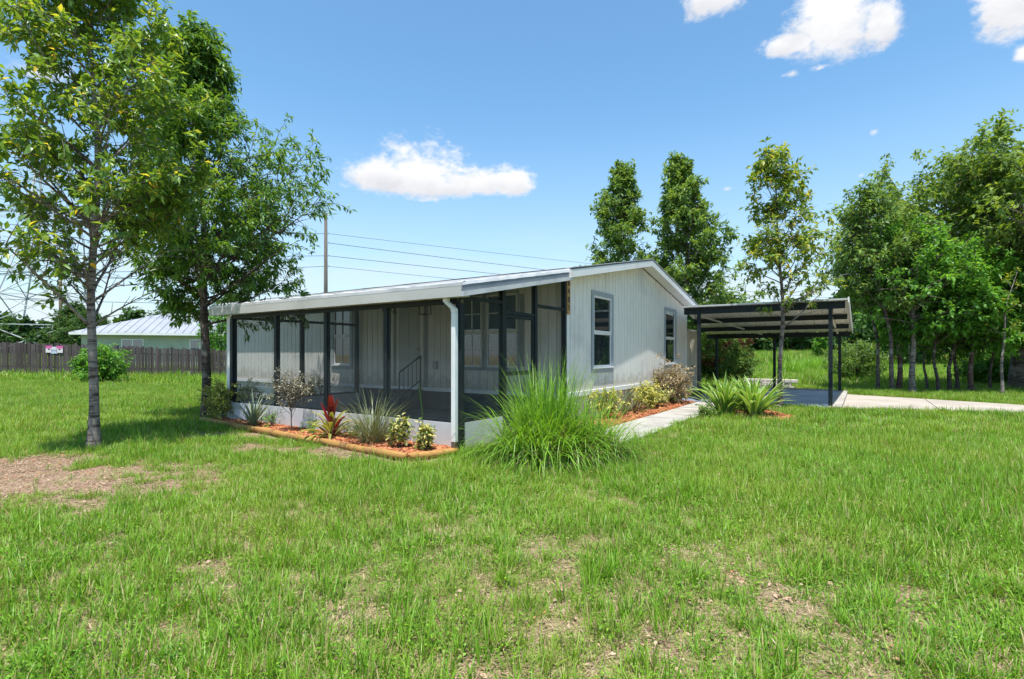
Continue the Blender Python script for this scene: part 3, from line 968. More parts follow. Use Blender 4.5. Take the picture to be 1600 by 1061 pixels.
# house number plaque, its figures cut as flat bars
pq = thing('house_number_plaque', 'narrow wooden plaque with vertical house number beside the porch corner', 'house number', H(.0305, WY + .04, 2.34), HA)
b = MB()
b.box(0, .02, -.065, .065, .03, .75)
b.prism([(0, .065 * math.cos(a), .75 + .045 * math.sin(a)) for a in np.linspace(0, PI, 8)], (.02, 0, 0))
b.prism([(0, .065 * math.cos(a), .03 + .045 * math.sin(a)) for a in np.linspace(PI, 2 * PI, 8)], (.02, 0, 0))
b.obj('board', M['plaque'], pq)
SEG = {'6': [((.03, .1), (-.03, .1)), ((-.03, .1), (-.03, 0)), ((-.03, 0), (.03, 0)), ((.03, 0), (.03, .055)), ((.03, .055), (-.03, .055))],
       '4': [((.015, 0), (.015, .11)), ((.015, .11), (-.035, .04)), ((-.035, .04), (.035, .04))],
       '0': [((-.028, 0), (-.028, .1)), ((-.028, .1), (.028, .1)), ((.028, .1), (.028, 0)), ((.028, 0), (-.028, 0))],
       '1': [((.005, 0), (.005, .11)), ((.005, .11), (-.02, .085))]}
for i, ch in enumerate('6401'):
    b = MB()
    for (a, c_) in SEG[ch]:
        z0 = .60 - i * .175
        b.bar((.0255, a[0], z0 + a[1]), (.0255, c_[0], z0 + c_[1]), .02, .014) if abs(a[1] - c_[1]) < 1e-6 else b.tube([(.024, a[0], z0 + a[1]), (.024, c_[0], z0 + c_[1])], .009, 5)
    b.obj('numeral', M['black'], pq)

# ------------------------------------------------------------------ shed behind the house, under the carport
sh_ = thing('utility_shed', 'beige lean-to shed at the rear corner of the house under the carport', 'shed', H(-1.4, 13.55, 0), HA)
MB().box(-.9, 1.33, -.93, .93, -.1, 2.32).obj('wall', M['shed'], sh_)
MB().box(-.95, 1.40, -.96, .99, 2.322, 2.39).obj('roof', M['silver'], sh_)
dd = MB().box(1.331, 1.36, -.18, .72, .12, 2.12).obj('door', M['shed'], sh_)
MB().tube([(1.36, -.08, 1.05), (1.42, -.08, 1.05)], [.018, .03], 8).obj('handle', M['black'], dd)
MB().box(1.331, 1.352, -.93, -.82, 0, 2.3).obj('corner_board', M['trim'], sh_)

# ------------------------------------------------------------------ carport
cp = thing('carport', 'dark steel carport with sloping sheet metal roof beside the house', 'carport', HC, HA)
CF, CB = 10.44, 17.5


def cz(y):
    return 2.97 - (y - 10.3) / 7.3 * .60


def cleft(y):
    return .52 - (y - 10.3) / 7.3 * 1.0


for x, y in ((4.46, CF), (.98, CF), (4.46, CB), (2.2, CB), (-.05, CB)):
    b = MB().box(x - .05, x + .05, y - .05, y + .05, 0, cz(y) - .07)
    po = b.obj('post', M['frame'], cp, bevel=.005)
    MB().box(x - .09, x + .09, y - .09, y + .09, .0, .045).obj('base_plate', M['frame'], po)
for y, h in ((CF, .20), (12.85, .16), (15.2, .16), (CB, .19)):
    MB().box(cleft(y) + .03, 4.80, y - .035, y + .035, cz(y) - h - .03, cz(y) - .03).obj('beam', M['frame'], cp)
# ribbed roof sheets: each a panel whose ribs are real folds, silver above and cream below
NP = 8
for i in range(NP):
    q, u = MB(), MB()
    yy = [10.28 + (17.62 - 10.28) * k / 4 for k in range(5)]
    prof = [(0, 0), (.16, 0), (.19, .028), (.25, .028), (.28, 0), (.5, 0), (.66, 0), (.69, .028), (.75, .028), (.78, 0), (1, 0)]
    for (ta, za), (tb, zb) in zip(prof[:-1], prof[1:]):
        for k in range(4):
            def P(t, y, z):
                l = cleft(y)
                return (l + (4.88 - l) * (i + t * .995) / NP, y, cz(y) + z)
            q.poly([P(ta, yy[k], za), P(tb, yy[k], zb), P(tb, yy[k + 1], zb), P(ta, yy[k + 1], za)])
            u.poly([P(ta, yy[k + 1], za - .012), P(tb, yy[k + 1], zb - .012), P(tb, yy[k], zb - .012), P(ta, yy[k], za - .012)])
    rp = q.obj('roof_panel', M['silver'], cp)
    u.obj('panel_underside', M['cream'], rp)
MB().hexa([(4.86, 10.26, cz(10.26) - .10), (4.895, 10.26, cz(10.26) - .10), (4.895, 17.64, cz(17.64) - .10), (4.86, 17.64, cz(17.64) - .10),
           (4.86, 10.26, cz(10.26) + .045), (4.895, 10.26, cz(10.26) + .045), (4.895, 17.64, cz(17.64) + .045), (4.86, 17.64, cz(17.64) + .045)]).obj('edge_trim', M['white'], cp)
MB().box(cleft(10.26), 4.855, 10.25, 10.275, cz(10.26) - .035, cz(10.26) + .012).obj('edge_trim', M['silver'], cp)
MB().bar((.85, CF + .06, 2.72), (1.75, 17.4, 2.30), .035, .05).obj('brace', M['silver'], cp)
MB().bar((4.40, CF + .06, 2.74), (4.40, 17.42, 2.30), .05, .07).obj('brace', M['cream'], cp)
# slab, kerb strip, driveway
sl = MB().box(.35, 4.40, 10.2, 17.55, -.15, .06).obj('carport_slab', M['slab'])
sl.location, sl.rotation_euler = HC, (0, 0, HA)
tag(sl, kind='structure')
kb = MB().box(4.41, 4.72, 10.15, 17.7, -.15, .085).obj('kerb', M['concrete'])
kb.location, kb.rotation_euler = HC, (0, 0, HA)
tag(kb, kind='structure')
kb = MB().box(.2, 4.40, 17.56, 17.75, -.15, .11).obj('kerb', M['concrete'])
kb.location, kb.rotation_euler = HC, (0, 0, HA)
tag(kb, kind='structure')
dw = link('driveway', None)
dw.location, dw.rotation_euler = HC, (0, 0, HA)
tag(dw, kind='structure')
rs = random.Random(5)
xx = 4.73
while xx < 46:
    x2 = xx + 2.15
    b = MB()
    k = 8
    for i in range(k):
        pass
    dz = rs.uniform(-.006, .006)
    yn = lambda x: np.interp(x, [4.7, 8.6, 60], [10.25, 11.45, 11.6])
    yf = lambda x: np.interp(x, [4.7, 9.0, 60], [16.4, 14.4, 14.3])
    b.prism([(xx, yn(xx), -.15), (x2 - .02, yn(x2), -.15), (x2 - .02, yf(x2), -.15), (xx, yf(xx), -.15)], (0, 0, .185 + dz))
    b.obj('concrete_slab', M['drive'], dw)
    xx = x2

# low wall of white blocks by the slab
bw = thing('block_wall', 'low stacked wall of rough white stone blocks behind the carport', 'wall', H(1.75, 18.5, 0), HA)
rs = random.Random(11)
for r_ in range(3):
    x = -.85 + (r_ % 2) * .13
    while x < .95:
        w = rs.uniform(.20, .30)
        y = rs.uniform(-.02, .02)
        MB().box(x, x + w - .015, y - .13, y + .13, r_ * .145, r_ * .145 + .135).obj('block', M['stone'], bw, bevel=.018)
        x += w

# ------------------------------------------------------------------ garden path of cracked slabs
path = link('garden_path', None)
path.location, path.rotation_euler = HC, (0, 0, HA)
tag(path, kind='structure')
rs = random.Random(21)
ys = [.75, 2.2, 3.55, 4.75, 5.95, 7.1, 8.25, 9.4, 10.12]
for i in range(len(ys) - 1):
    y0, y1 = ys[i], ys[i + 1] - .02
    xl, xr = 1.02, 1.95
    if i == 0:
        xl = .12
    dz = rs.uniform(0, .012)
    b = MB().prism([(xl, y0, -.1), (xr + rs.uniform(-.02, .02), y0, -.1), (xr + rs.uniform(-.02, .02), y1, -.1), (xl, y1, -.1)], (0, 0, .145 + dz))
    b.obj('paving_slab', M['concrete'], path, bevel=.008)
    # thin crack filled with dark dirt, lying on the slab
    if i in (2, 3, 4, 5):
        cr = MB()
        pts = [(xl + .02 + (xr - xl - .04) * t, y0 + (y1 - y0) * (.3 + .4 * rs.random())) for t in (0, .25, .5, .75, 1)]
        for (ax, ay), (bx_, by_) in zip(pts[:-1], pts[1:]):
            cr.hexa([(ax, ay, .04), (bx_, by_, .04), (bx_, by_ + .012, .04), (ax, ay + .012, .04), (ax, ay, .0475 + dz), (bx_, by_, .0475 + dz), (bx_, by_ + .012, .0475 + dz), (ax, ay + .012, .0475 + dz)])
        cr.obj('crack', M['litter'], path)

# ------------------------------------------------------------------ planting beds
def bed(name, pts, z=.045):
    c_ = np.mean(np.array(pts), 0)
    b = MB()
    n = 9
    rows = []
    P0 = [np.array(p, float) for p in pts]
    # ring mesh from the edge (sunk in the ground) to a slightly raised middle
    edge = []
    for i in range(len(P0)):
        for t in np.linspace(0, 1, n, endpoint=False):
            edge.append(P0[i] * (1 - t) + P0[(i + 1) % len(P0)] * t)
    N = len(edge)
    for f, h in ((0, -.03), (.12, z * .7), (.5, z), (.98, z * 1.15)):
        for k, e in enumerate(edge):
            p = e * (1 - f) + c_ * f
            b.v.append((p[0], p[1], h + .015 * math.sin(k * 2.1 + f * 9)))
    for r_ in range(3):
        for k in range(N):
            a, c2 = r_ * N + k, r_ * N + (k + 1) % N
            b.f.append((a, c2, c2 + N, a + N))
    b.f.append(tuple(range(3 * N, 4 * N)))
    o = b.obj(name, M['mulch'])
    o.location, o.rotation_euler = HC, (0, 0, HA)
    return tag(o, kind='structure')


BED_FRONT = [(-6.95, -.45), (-.15, -.95), (.14, -.30), (.0, -.06), (-6.5, -.06), (-7.0, .3)]
BED_SIDE = [(.06, 3.5), (.98, 3.6), (.98, 10.0), (.06, 10.1)]
BED_AGAVE = [(2.02, 7.5), (2.9, 6.7), (3.7, 6.5), (3.9, 7.4), (3.2, 8.4), (2.1, 8.7)]
bed('mulch_bed', BED_FRONT)
bed('mulch_bed', BED_SIDE, .03)
bed('mulch_bed', BED_AGAVE, .04)


def in_poly(x, y, poly):
    ins = np.zeros(np.shape(x), bool)
    n = len(poly)
    for i in range(n):
        x1, y1 = poly[i]; x2, y2 = poly[(i + 1) % n]
        c_ = ((y1 > y) != (y2 > y))
        with np.errstate(divide='ignore', invalid='ignore'):
            xi = (x2 - x1) * (y - y1) / (y2 - y1 + 1e-12) + x1
        ins ^= c_ & (x < xi)
    return ins


# loose bark chips over the beds, and scattered round the two near trees
rng = np.random.RandomState(4)
C_, sz = [], []
for poly, n, s0 in ((BED_FRONT, 5200, 1.0), (BED_SIDE, 2200, .8), (BED_AGAVE, 1500, .9)):
    xs_ = np.array([p[0] for p in poly]); ys_ = np.array([p[1] for p in poly])
    x = rng.uniform(xs_.min(), xs_.max(), n * 2); y = rng.uniform(ys_.min(), ys_.max(), n * 2)
    k_ = in_poly(x, y, poly)
    x, y = x[k_][:n], y[k_][:n]
    for a, b_ in zip(x, y):
        w = H(a, b_)
        C_.append((w.x, w.y, .055 + rng.rand() * .02)); sz.append(s0)
for tx, ty, n, r_ in ((-6.75, 8.25, 260, .75), (-7.0, 11.9, 300, .7), (-6.4, 7.4, 160, 1.5), (7.28, 14.1, 160, .35)):
    for _ in range(n):
        a, d = rng.rand() * 2 * PI, r_ * math.sqrt(rng.rand())
        x, y = tx + d * math.cos(a) * 1.5, ty + d * math.sin(a) * .8
        C_.append((x, y, gz(x, y) + .010)); sz.append(.45)
C_ = np.array(C_); sz = np.array(sz)
n = len(C_)
a = rng.rand(n) * 2 * PI
L_ = rng.uniform(.02, .055, n) * sz; w_ = rng.uniform(.008, .018, n) * sz
dx = np.stack([np.cos(a), np.sin(a), rng.uniform(-.35, .35, n)], 1) * L_[:, None]
dy = np.stack([-np.sin(a), np.cos(a), rng.uniform(-.4, .4, n)], 1) * w_[:, None]
up = np.stack([np.zeros(n), np.zeros(n), w_ * .8], 1)
V = np.concatenate([C_ - dx - dy, C_ + dx - dy, C_ + dx * .9 + dy, C_ - dx * .9 + dy, C_ - dx * .7 + up, C_ + dx * .7 + up], 0)
i0 = np.arange(n)
quad = lambda p: np.stack([i0 + q * n for q in p], 1)
F3 = np.concatenate([quad((0, 1, 5)), quad((0, 5, 4)), quad((1, 2, 5)), quad((2, 3, 4)), quad((2, 4, 5)), quad((3, 0, 4))], 0)
M['chip'] = foliage('bark_chip', [(0, (.14, .045, .025)), (.4, (.34, .11, .05)), (.8, (.50, .20, .09)), (1, (.56, .27, .15))], .9, .02, .1)
ch = link('bark_chips', np_mesh('bark_chips', V, F3, M['chip'], {'var': np.tile(rng.rand(n), 6)}))
tag(ch, kind='stuff')

# landscape timbers edging the front bed
TA, TB, TC = Vector((-6.95, -.46, .06)), Vector((-.16, -.98, .055)), Vector((.20, -.28, .055))
lab = ['long round orange-brown timber edging the bed by the tree', 'middle round timber edging the bed below the porch', 'round timber edging the bed next to its outer corner', 'short round timber closing the bed towards the porch corner']
seg = [(TA, TA.lerp(TB, .36)), (TA.lerp(TB, .362), TA.lerp(TB, .69)), (TA.lerp(TB, .692), TB), (TB + Vector((.03, .06, .004)), TC)]
for i, (a, b_) in enumerate(seg):
    d = (b_ - a)
    pts, rad = [], []
    for t in np.linspace(0, 1, 9):
        p = d * t
        pts.append((p.x, p.y + .008 * math.sin(t * 7 + i), p.z + .006 * math.sin(t * 5 + i)))
        rad.append(.056 if 0 < t < 1 else .05)
    o = MB().tube(pts, rad, 12).obj('landscape_timber', M['timber'], smooth=True)
    o.location = H(a.x, a.y, a.z)
    o.rotation_euler = (0, 0, HA)
    tag(o, lab[i], 'timber', 'landscape timbers edging the front bed')


# ------------------------------------------------------------------ trees
def unit(v):
    return v / (np.linalg.norm(v, axis=-1, keepdims=True) + 1e-9)


def leaf_arrays(P, Dr, N, L, Wd, var):
    """folded leaf with a pointed tip: six vertices, four triangles"""
    Dr = unit(Dr)
    S = unit(np.cross(Dr, N))
    Nn = np.cross(S, Dr)
    L = L[:, None]; Wd = Wd[:, None]
    base = P
    m1 = P + Dr * L * .38 - Nn * L * .02
    r1 = P + Dr * L * .42 + S * Wd * .5 + Nn * Wd * .16
    l1 = P + Dr * L * .42 - S * Wd * .5 + Nn * Wd * .16
    tip = P + Dr * L - Nn * L * .16
    n = len(P)
    V = np.concatenate([base, r1, m1, l1, tip], 0)
    i = np.arange(n)
    t = lambda a, b, c: np.stack([i + a * n, i + b * n, i + c * n], 1)
    F = np.concatenate([t(0, 1, 2), t(0, 2, 3), t(2, 1, 4), t(3, 2, 4)], 0)
    return V, F, np.tile(var, 5)


def grow(seed, height, r0, env, h0=.2, nprim=40, nsec=10, nter=0, nleaf=12, leaf=(.10, .045), up=(.25, 1.1), droop=.35, lean=(0, 0), wob=.08,
         dead=0, split=0, gapp=.0, crook=.12, flare=1.5, hole=.0, ter_len=.3, gap=-9.0, gapf=1.5):
    """returns (wood MB, leaf arrays); env(f, azimuth) gives the reach of the crown at the fraction f of the height"""
    rg = np.random.RandomState(seed)
    wood = MB()
    nt = 14
    ph = rg.rand(4) * 6

    def trunk(f):
        return np.array([lean[0] * f * f + wob * math.sin(f * 5 + ph[0]) * f + wob * .4 * math.sin(f * 13 + ph[2]) * min(f * 4, 1) - wob * math.sin(ph[0]) * 0,
                         lean[1] * f * f + wob * math.sin(f * 4 + ph[1]) * f, height * f])
    rad = lambda f: max(r0 * (1 - f) ** .8 * (1 + (flare - 1) * math.exp(-f * height / .22)), .008)
    fs = [0, .012, .03, .07] + list(np.linspace(.12, 1, nt))
    wood.tube([trunk(f) for f in fs], [rad(f) for f in fs], 10)
    P, Dv, Nv, LL, WW, VV = [], [], [], [], [], []

    def put_leaves(pts, n, base_dir, scale=1.0):
        pts = np.array(pts)
        k = len(pts) - 1
        t = (rg.rand(n) ** .75) * k
        i = np.minimum(t.astype(int), k - 1)
        p = pts[i] + (pts[i + 1] - pts[i]) * (t - i)[:, None]
        d = unit(pts[i + 1] - pts[i])
        rn = rg.normal(size=(n, 3))
        side = unit(np.cross(d, rn))
        dr = unit(d * .55 + side * .85 + np.array([0, 0, -droop]) + rg.normal(size=(n, 3)) * .18)
        nn = unit(np.array([0, 0, 1.0]) + rg.normal(size=(n, 3)) * .42)
        P.append(p + side * .01); Dv.append(dr); Nv.append(nn)
        LL.append(leaf[0] * scale * rg.uniform(.65, 1.2, n)); WW.append(leaf[1] * scale * rg.uniform(.7, 1.2, n))
        VV.append(np.clip(rg.rand(n) * .8 + rg.rand() * .2, 0, 1))

    def limb(o, d, L, r, k, bend, rmin=.003):
        pts = [np.array(o)]
        d = unit(np.array(d, float))
        cr = unit(rg.normal(size=3)) * crook
        for j in range(k):
            d = unit(d + np.array([0, 0, bend / k]) + cr / k * 2 + rg.normal(size=3) * crook * .5)
            pts.append(pts[-1] + d * (L / k))
        wood.tube(pts, list(np.linspace(r, rmin, k + 1)), 5 if r > .012 else 3, cap=False)
        return pts, d
    for i in range(nprim + dead):
        is_dead = i >= nprim
        if is_dead:
            f = h0 * rg.uniform(.75, 1.25)
        else:
            f = h0 + (.985 - h0) * ((i + rg.rand() * .7) / nprim) ** .92
        a = i * 2.39996 + rg.uniform(-.5, .5)
        reach = env(f, a) * rg.uniform(.74, 1.05) * (1 if not is_dead else .9)
        if reach < .04:
            continue
        e = up[0] + (up[1] - up[0]) * ((f - h0) / (1 - h0) if not is_dead else .5) + rg.uniform(-.18, .18)
        d = np.array([math.cos(a) * math.cos(e), math.sin(a) * math.cos(e), math.sin(e)])
        L = reach / max(math.cos(e), .45)
        ro = min(rad(f) * .62, .006 + L * .012)
        # start the limb a little below the height its tip should reach
        fo = max(f - .8 * L * math.sin(e) / height, h0 * rg.uniform(.72, 1.45))
        pts, _ = limb(trunk(fo), d, L, ro, 6, .18 if not is_dead else .05)
        arr = np.array(pts)
        ns = max(2, int(nsec * min(1.0, L / 1.0 + .3)))
        for j in range(ns):
            t = (.16 + .84 * (j + rg.rand()) / ns)
            x = t * 6
            i0 = min(int(x), 5)
            o = arr[i0] + (arr[i0 + 1] - arr[i0]) * (x - i0)
            bd = unit(arr[i0 + 1] - arr[i0])
            sd = unit(np.cross(bd, np.array([0, 0, 1.0]) + rg.normal(size=3) * .55)) * (1 if j % 2 else -1)
            d2 = unit(bd * .75 + sd * rg.uniform(.5, 1.1) + np.array([0, 0, rg.uniform(-.15, .3)]))
            L2 = (L * rg.uniform(.22, .42) * (1.15 - .6 * t) + .10)
            p2, dd2 = limb(o, d2, L2, max(ro * .35, .004), 4, -.1)
            if is_dead:
                continue
            if rg.rand() < hole:
                continue
            if nter:
                a2 = np.array(p2)
                for q in range(nter):
                    t2 = .2 + .8 * (q + rg.rand()) / nter
                    x2 = t2 * 4
                    k0 = min(int(x2), 3)
                    o2 = a2[k0] + (a2[k0 + 1] - a2[k0]) * (x2 - k0)
                    d3 = unit(unit(a2[k0 + 1] - a2[k0]) * .7 + rg.normal(size=3) * .6 + np.array([0, 0, .1]))
                    if mnoise.noise(Vector((o2[0] * gapf + seed, o2[1] * gapf, o2[2] * gapf * 1.35))) < gap:
                        continue
                    p3, _ = limb(o2, d3, ter_len * rg.uniform(.6, 1.3), .004, 2, -.1, .002)
                    put_leaves(p3, nleaf, d3)
                put_leaves(p2[-3:], max(3, nleaf // 2), dd2)
            else:
                put_leaves(p2, nleaf, dd2)
        if not is_dead:
            put_leaves(pts[-3:], max(4, nleaf), None)
    P, Dv, Nv = np.concatenate(P), np.concatenate(Dv), np.concatenate(Nv)
    return wood, leaf_arrays(P, Dv, Nv, np.concatenate(LL), np.concatenate(WW), np.concatenate(VV))


def tree(name, label, X, Y, leafmat, barkmat, group=None, cat='tree', zoff=0.0, rz=0.0, **kw):
    wood, (V, F, var) = grow(**kw)
    t = thing(name, label, cat, (X, Y, gz(X, Y) - .03 + zoff), rz, group)
    wood.obj('trunk', M[barkmat], t, smooth=True)
    c = link('crown', np_mesh('crown', V, F, M[leafmat], {'var': var}), t)
    tag(c, kind='stuff')
    return t


def dup(root, loc, rz, label, scale=1.0):
    r = root.copy()
    COL.objects.link(r)
    r.location = loc
    r.rotation_euler = (0, 0, rz)
    r.scale = (scale,) * 3 if not hasattr(scale, '__len__') else scale
    r['label'] = label
    for c in list(root.children):
        k = c.copy()
        COL.objects.link(k)
        k.parent = r
    return r


def table(pts):
    xs = [p[0] for p in pts]; ys = [p[1] for p in pts]
    return lambda f: float(np.interp(f, xs, ys))


# the near tree at the left: pale ringed trunk, glossy oval leaves
e1 = table([(.15, .8), (.25, 1.2), (.36, 1.5), (.5, 1.6), (.62, 1.35), (.74, .8), (.9, .4), (1, .2)])
tree('shade_tree', 'tall tree with pale ringed trunk and glossy oval leaves, nearest on the left lawn', at_px(146, 8.45), 8.45, 'leaf_a', 'bark1',
     group='two lawn trees beside the porch', seed=12, height=9.6, r0=.072, env=lambda f, a: e1(f) * .95 * (1 + .12 * math.cos(a * 3)), h0=.27, nprim=58, nsec=10, nter=4, nleaf=11,
     leaf=(.145, .062), up=(.42, 1.05), droop=.35, lean=(-.1, .25), wob=.15, dead=16, flare=1.9, hole=.08, ter_len=.32, gap=-.15, gapf=1.5)
# second tree by the porch: dark trunk, narrow drooping leaves, boughs reaching over the roof
e2 = table([(.16, .8), (.22, 1.2), (.30, 2.1), (.40, 2.35), (.50, 2.4), (.60, 2.15), (.69, 1.55), (.77, .8), (.88, .5), (1, .2)])
tree('shade_tree', 'dark trunked tree with narrow drooping leaves at the porch corner by the mulch bed', at_px(322, 12.1), 12.1, 'leaf_b', 'bark2',
     group='two lawn trees beside the porch', seed=5, height=9.5, r0=.105, env=lambda f, a: e2(f) * (.88 + .2 * math.cos(a)) * (1 + .14 * math.sin(a * 4 + 1)), h0=.25, nprim=76, nsec=13, nter=4, nleaf=13,
     leaf=(.165, .052), up=(.30, 1.15), droop=.55, lean=(-.45, .2), wob=.10, hole=.05, ter_len=.36, gap=-.17, gapf=1.2)
# young tree in front of the carport
e3 = table([(.3, .8), (.4, 1.45), (.5, 1.5), (.6, 1.1), (.7, .85), (.82, .75), (.92, .5), (1, .12)])
tree('young_tree', 'slender young tree with thin yellowing leaves in front of the carport', at_px(1219, 14.1), 14.1, 'leaf_c', 'bark3',
     seed=9, height=7.05, r0=.066, env=lambda f, a: e3(f) * (.95 + .25 * math.cos(a)), h0=.40, nprim=44, nsec=7, nter=3, nleaf=8,
     leaf=(.165, .075), up=(.55, 1.2), droop=.4, lean=(-.1, 0), wob=.10, hole=.22, ter_len=.28, gap=-.05, gapf=1.6)
# two pointed trees behind the house
e4 = table([(.1, 1.6), (.3, 2.3), (.45, 2.0), (.6, 1.4), (.75, .85), (.9, .4), (1, .08)])
tree('pointed_tree', 'narrow pointed tree behind the roof, the left and thinner of two', at_px(972, 28), 28, 'leaf_d', 'bark3',
     group='pointed trees behind the house', seed=31, height=11.9, r0=.16, env=lambda f, a: e4(f) * 1.15 * (1 + .3 * math.sin(3 * a + f * 9)), h0=.16, nprim=60, nsec=10, nter=4, nleaf=11,
     leaf=(.25, .105), up=(.35, 1.2), droop=.3, wob=.2, hole=.12, ter_len=.42, gap=-.08, gapf=.8)
e5 = table([(.1, 1.7), (.25, 2.4), (.42, 2.25), (.6, 1.6), (.75, 1.0), (.9, .45), (1, .08)])
tree('pointed_tree', 'fuller pointed tree behind the roof ridge, the right of two', at_px(1068, 27), 27, 'leaf_d', 'bark3',
     group='pointed trees behind the house', seed=37, height=11.6, r0=.18, env=lambda f, a: e5(f) * 1.28 * (1 + .32 * math.sin(2 * a + f * 7)), h0=.13, nprim=76, nsec=11, nter=4, nleaf=12,
     leaf=(.25, .11), up=(.35, 1.15), droop=.3, wob=.2, hole=.10, ter_len=.42, gap=-.12, gapf=.8)

# the grove at the right
GR = 'trees of the grove beyond the driveway'
ea = table([(.2, 1.0), (.4, 1.6), (.6, 1.9), (.8, 1.5), (.93, .9), (1, .2)])
tree('grove_tree', 'tall thin tree with leaning grey trunk at the open left edge of the grove', at_px(1394, 20.3), 20.3, 'leaf_d', 'bark3', GR,
     seed=41, height=7.9, r0=.085, env=lambda f, a: ea(f) * .95, h0=.42, nprim=42, nsec=10, nter=4, nleaf=9, leaf=(.19, .085), up=(.35, 1.1), lean=(-1.1, .3), wob=.18, hole=.12, ter_len=.36, gap=0, gapf=.9)
tree('grove_tree', 'thin grey trunk standing close beside the leaning tree at the grove edge', at_px(1372, 21.2), 21.2, 'leaf_d', 'bark3', GR,
     seed=42, height=7.3, r0=.07, env=lambda f, a: ea(f) * .8, h0=.44, nprim=32, nsec=9, nter=4, nleaf=9, leaf=(.19, .085), up=(.35, 1.1), lean=(-.5, .3), wob=.16, hole=.15, ter_len=.36, gap=0, gapf=.9)
tree('grove_tree', 'forked brown tree with dense crown, second from the open edge of the grove', at_px(1404, 21.0), 21.0, 'leaf_e', 'bark4', GR,
     seed=43, height=7.0, r0=.10, env=lambda f, a: ea(f) * 1.1, h0=.42, nprim=40, nsec=9, nter=3, nleaf=9, leaf=(.19, .09), up=(.3, 1.1), lean=(.2, .2), wob=.2, hole=.06, ter_len=.36, gap=-.03, gapf=.9)
tree('grove_tree', 'thick pale barked trunk with side stems and low bright green crown', at_px(1426, 20.0), 20.0, 'leaf_e', 'bark1', GR,
     seed=44, height=6.4, r0=.11, env=lambda f, a: ea(f) * 1.15, h0=.42, nprim=42, nsec=9, nter=3, nleaf=9, leaf=(.19, .09), up=(.3, 1.1), lean=(.3, .2), wob=.15, hole=.06, ter_len=.36, gap=-.03, gapf=.9)
eb = table([(.2, 1.4), (.4, 2.0), (.65, 2.0), (.85, 1.4), (1, .3)])
LOW = [(1449, 21.5, .05, 5.0, 'slim straight stem carrying a low fresh green crown', 'bark3', 51, 0), (1466, 20.0, .065, 4.9, 'crooked dark stem with low bushy green crown', 'bark2', 52, -.6),
       (1484, 20.6, .075, 5.3, 'multi stemmed low tree with splayed dark stems', 'bark2', 53, .2), (1495, 20.9, .07, 5.2, 'thin dark stem close beside the splayed stems', 'bark2', 54, .3),
       (1517, 20.0, .095, 5.4, 'stout red-brown trunk under a dense bright green crown', 'bark4', 55, .1), (1548, 21.0, .055, 5.2, 'dark thin stem left of the white sapling', 'bark2', 56, -.5),
       (1620, 19.5, .08, 5.0, 'low green tree at the far side of the oak', 'bark2', 57, .2)]
for px, Y, r_, h_, lb, bk, sd, ln in LOW:
    tree('grove_tree', lb, at_px(px, Y), Y, 'leaf_e', bk, GR, seed=sd, height=h_, r0=r_, env=lambda f, a: eb(f) * .9, h0=.34, nprim=36, nsec=10, nter=4, nleaf=9,
         leaf=(.19, .095), up=(.15, 1.0), lean=(ln, .1), wob=.22, hole=.04, ter_len=.34, crook=.2, gap=-.15, gapf=.9)
tree('sapling', 'thin whitish sapling with sparse leaves at the grove edge by the driveway', at_px(1566, 18.6), 18.6, 'leaf_c', 'bark1', GR,
     seed=60, height=4.6, r0=.055, env=lambda f, a: .8 * (1.2 - f), h0=.45, nprim=14, nsec=5, nter=0, nleaf=5, leaf=(.14, .06), up=(.4, 1.0), lean=(.4, 0), wob=.1, hole=.35)
eo = table([(.30, 3.4), (.45, 4.9), (.6, 5.2), (.75, 4.6), (.88, 3.2), (1, .9)])
tree('oak_tree', 'large spreading oak with olive crown rising over the grove', at_px(1592, 21.8), 21.8, 'leaf_oak', 'bark3', GR, cat='oak',
     seed=71, height=10.1, r0=.33, env=lambda f, a: eo(f) * 1.22 * (1 + .12 * math.sin(3 * a)), h0=.34, nprim=62, nsec=15, nter=7, nleaf=9, leaf=(.25, .11), up=(.2, 1.0), lean=(.2, .2), wob=.3,
     hole=.06, crook=.3, flare=1.35, ter_len=.55, gap=-.34, gapf=.55)

for i, (px, Y, h_, lb) in enumerate(((1538, 25, 1.2, 'bright green bush under the grove between two stems'), (1603, 24.5, 1.7, 'bright bush beside the oak trunk'))):
    ebu = table([(.1, .9), (.4, 1.5), (.7, 1.3), (1, .3)])
    tree('grove_bush', lb, at_px(px, Y), Y, 'leaf_e', 'bark3', 'bushes under the grove', cat='bush', seed=160 + i, height=h_, r0=.03, env=lambda f, a: ebu(f) * .8, h0=.08, nprim=28, nsec=8, nter=3, nleaf=6, leaf=(.16, .08), up=(.2, 1.1), wob=.05, ter_len=.25)
# more of the grove runs on beyond the right edge; the gable windows mirror it
gt = {o['label']: o for o in COL.objects if o.get('group') == GR}
kinds = [v for k_, v in gt.items() if 'oak' not in k_ and 'sapling' not in k_]
for i, (x, y, lb) in enumerate(((25.5, 18.5, 'first tree of the grove past the oak'), (28.5, 22.5, 'second tree past the oak, set back'), (30.5, 16.5, 'third tree past the oak, nearer the driveway'), (34, 20.5, 'fourth tree past the oak'),
                                (36.5, 15.5, 'fifth tree past the oak'), (40, 22, 'sixth tree past the oak, set far back'), (31.5, 27, 'seventh tree past the oak in the second row'))):
    dup(kinds[i % len(kinds)], (x, y, gz(x, y)), i * 1.3, lb, 1.25)

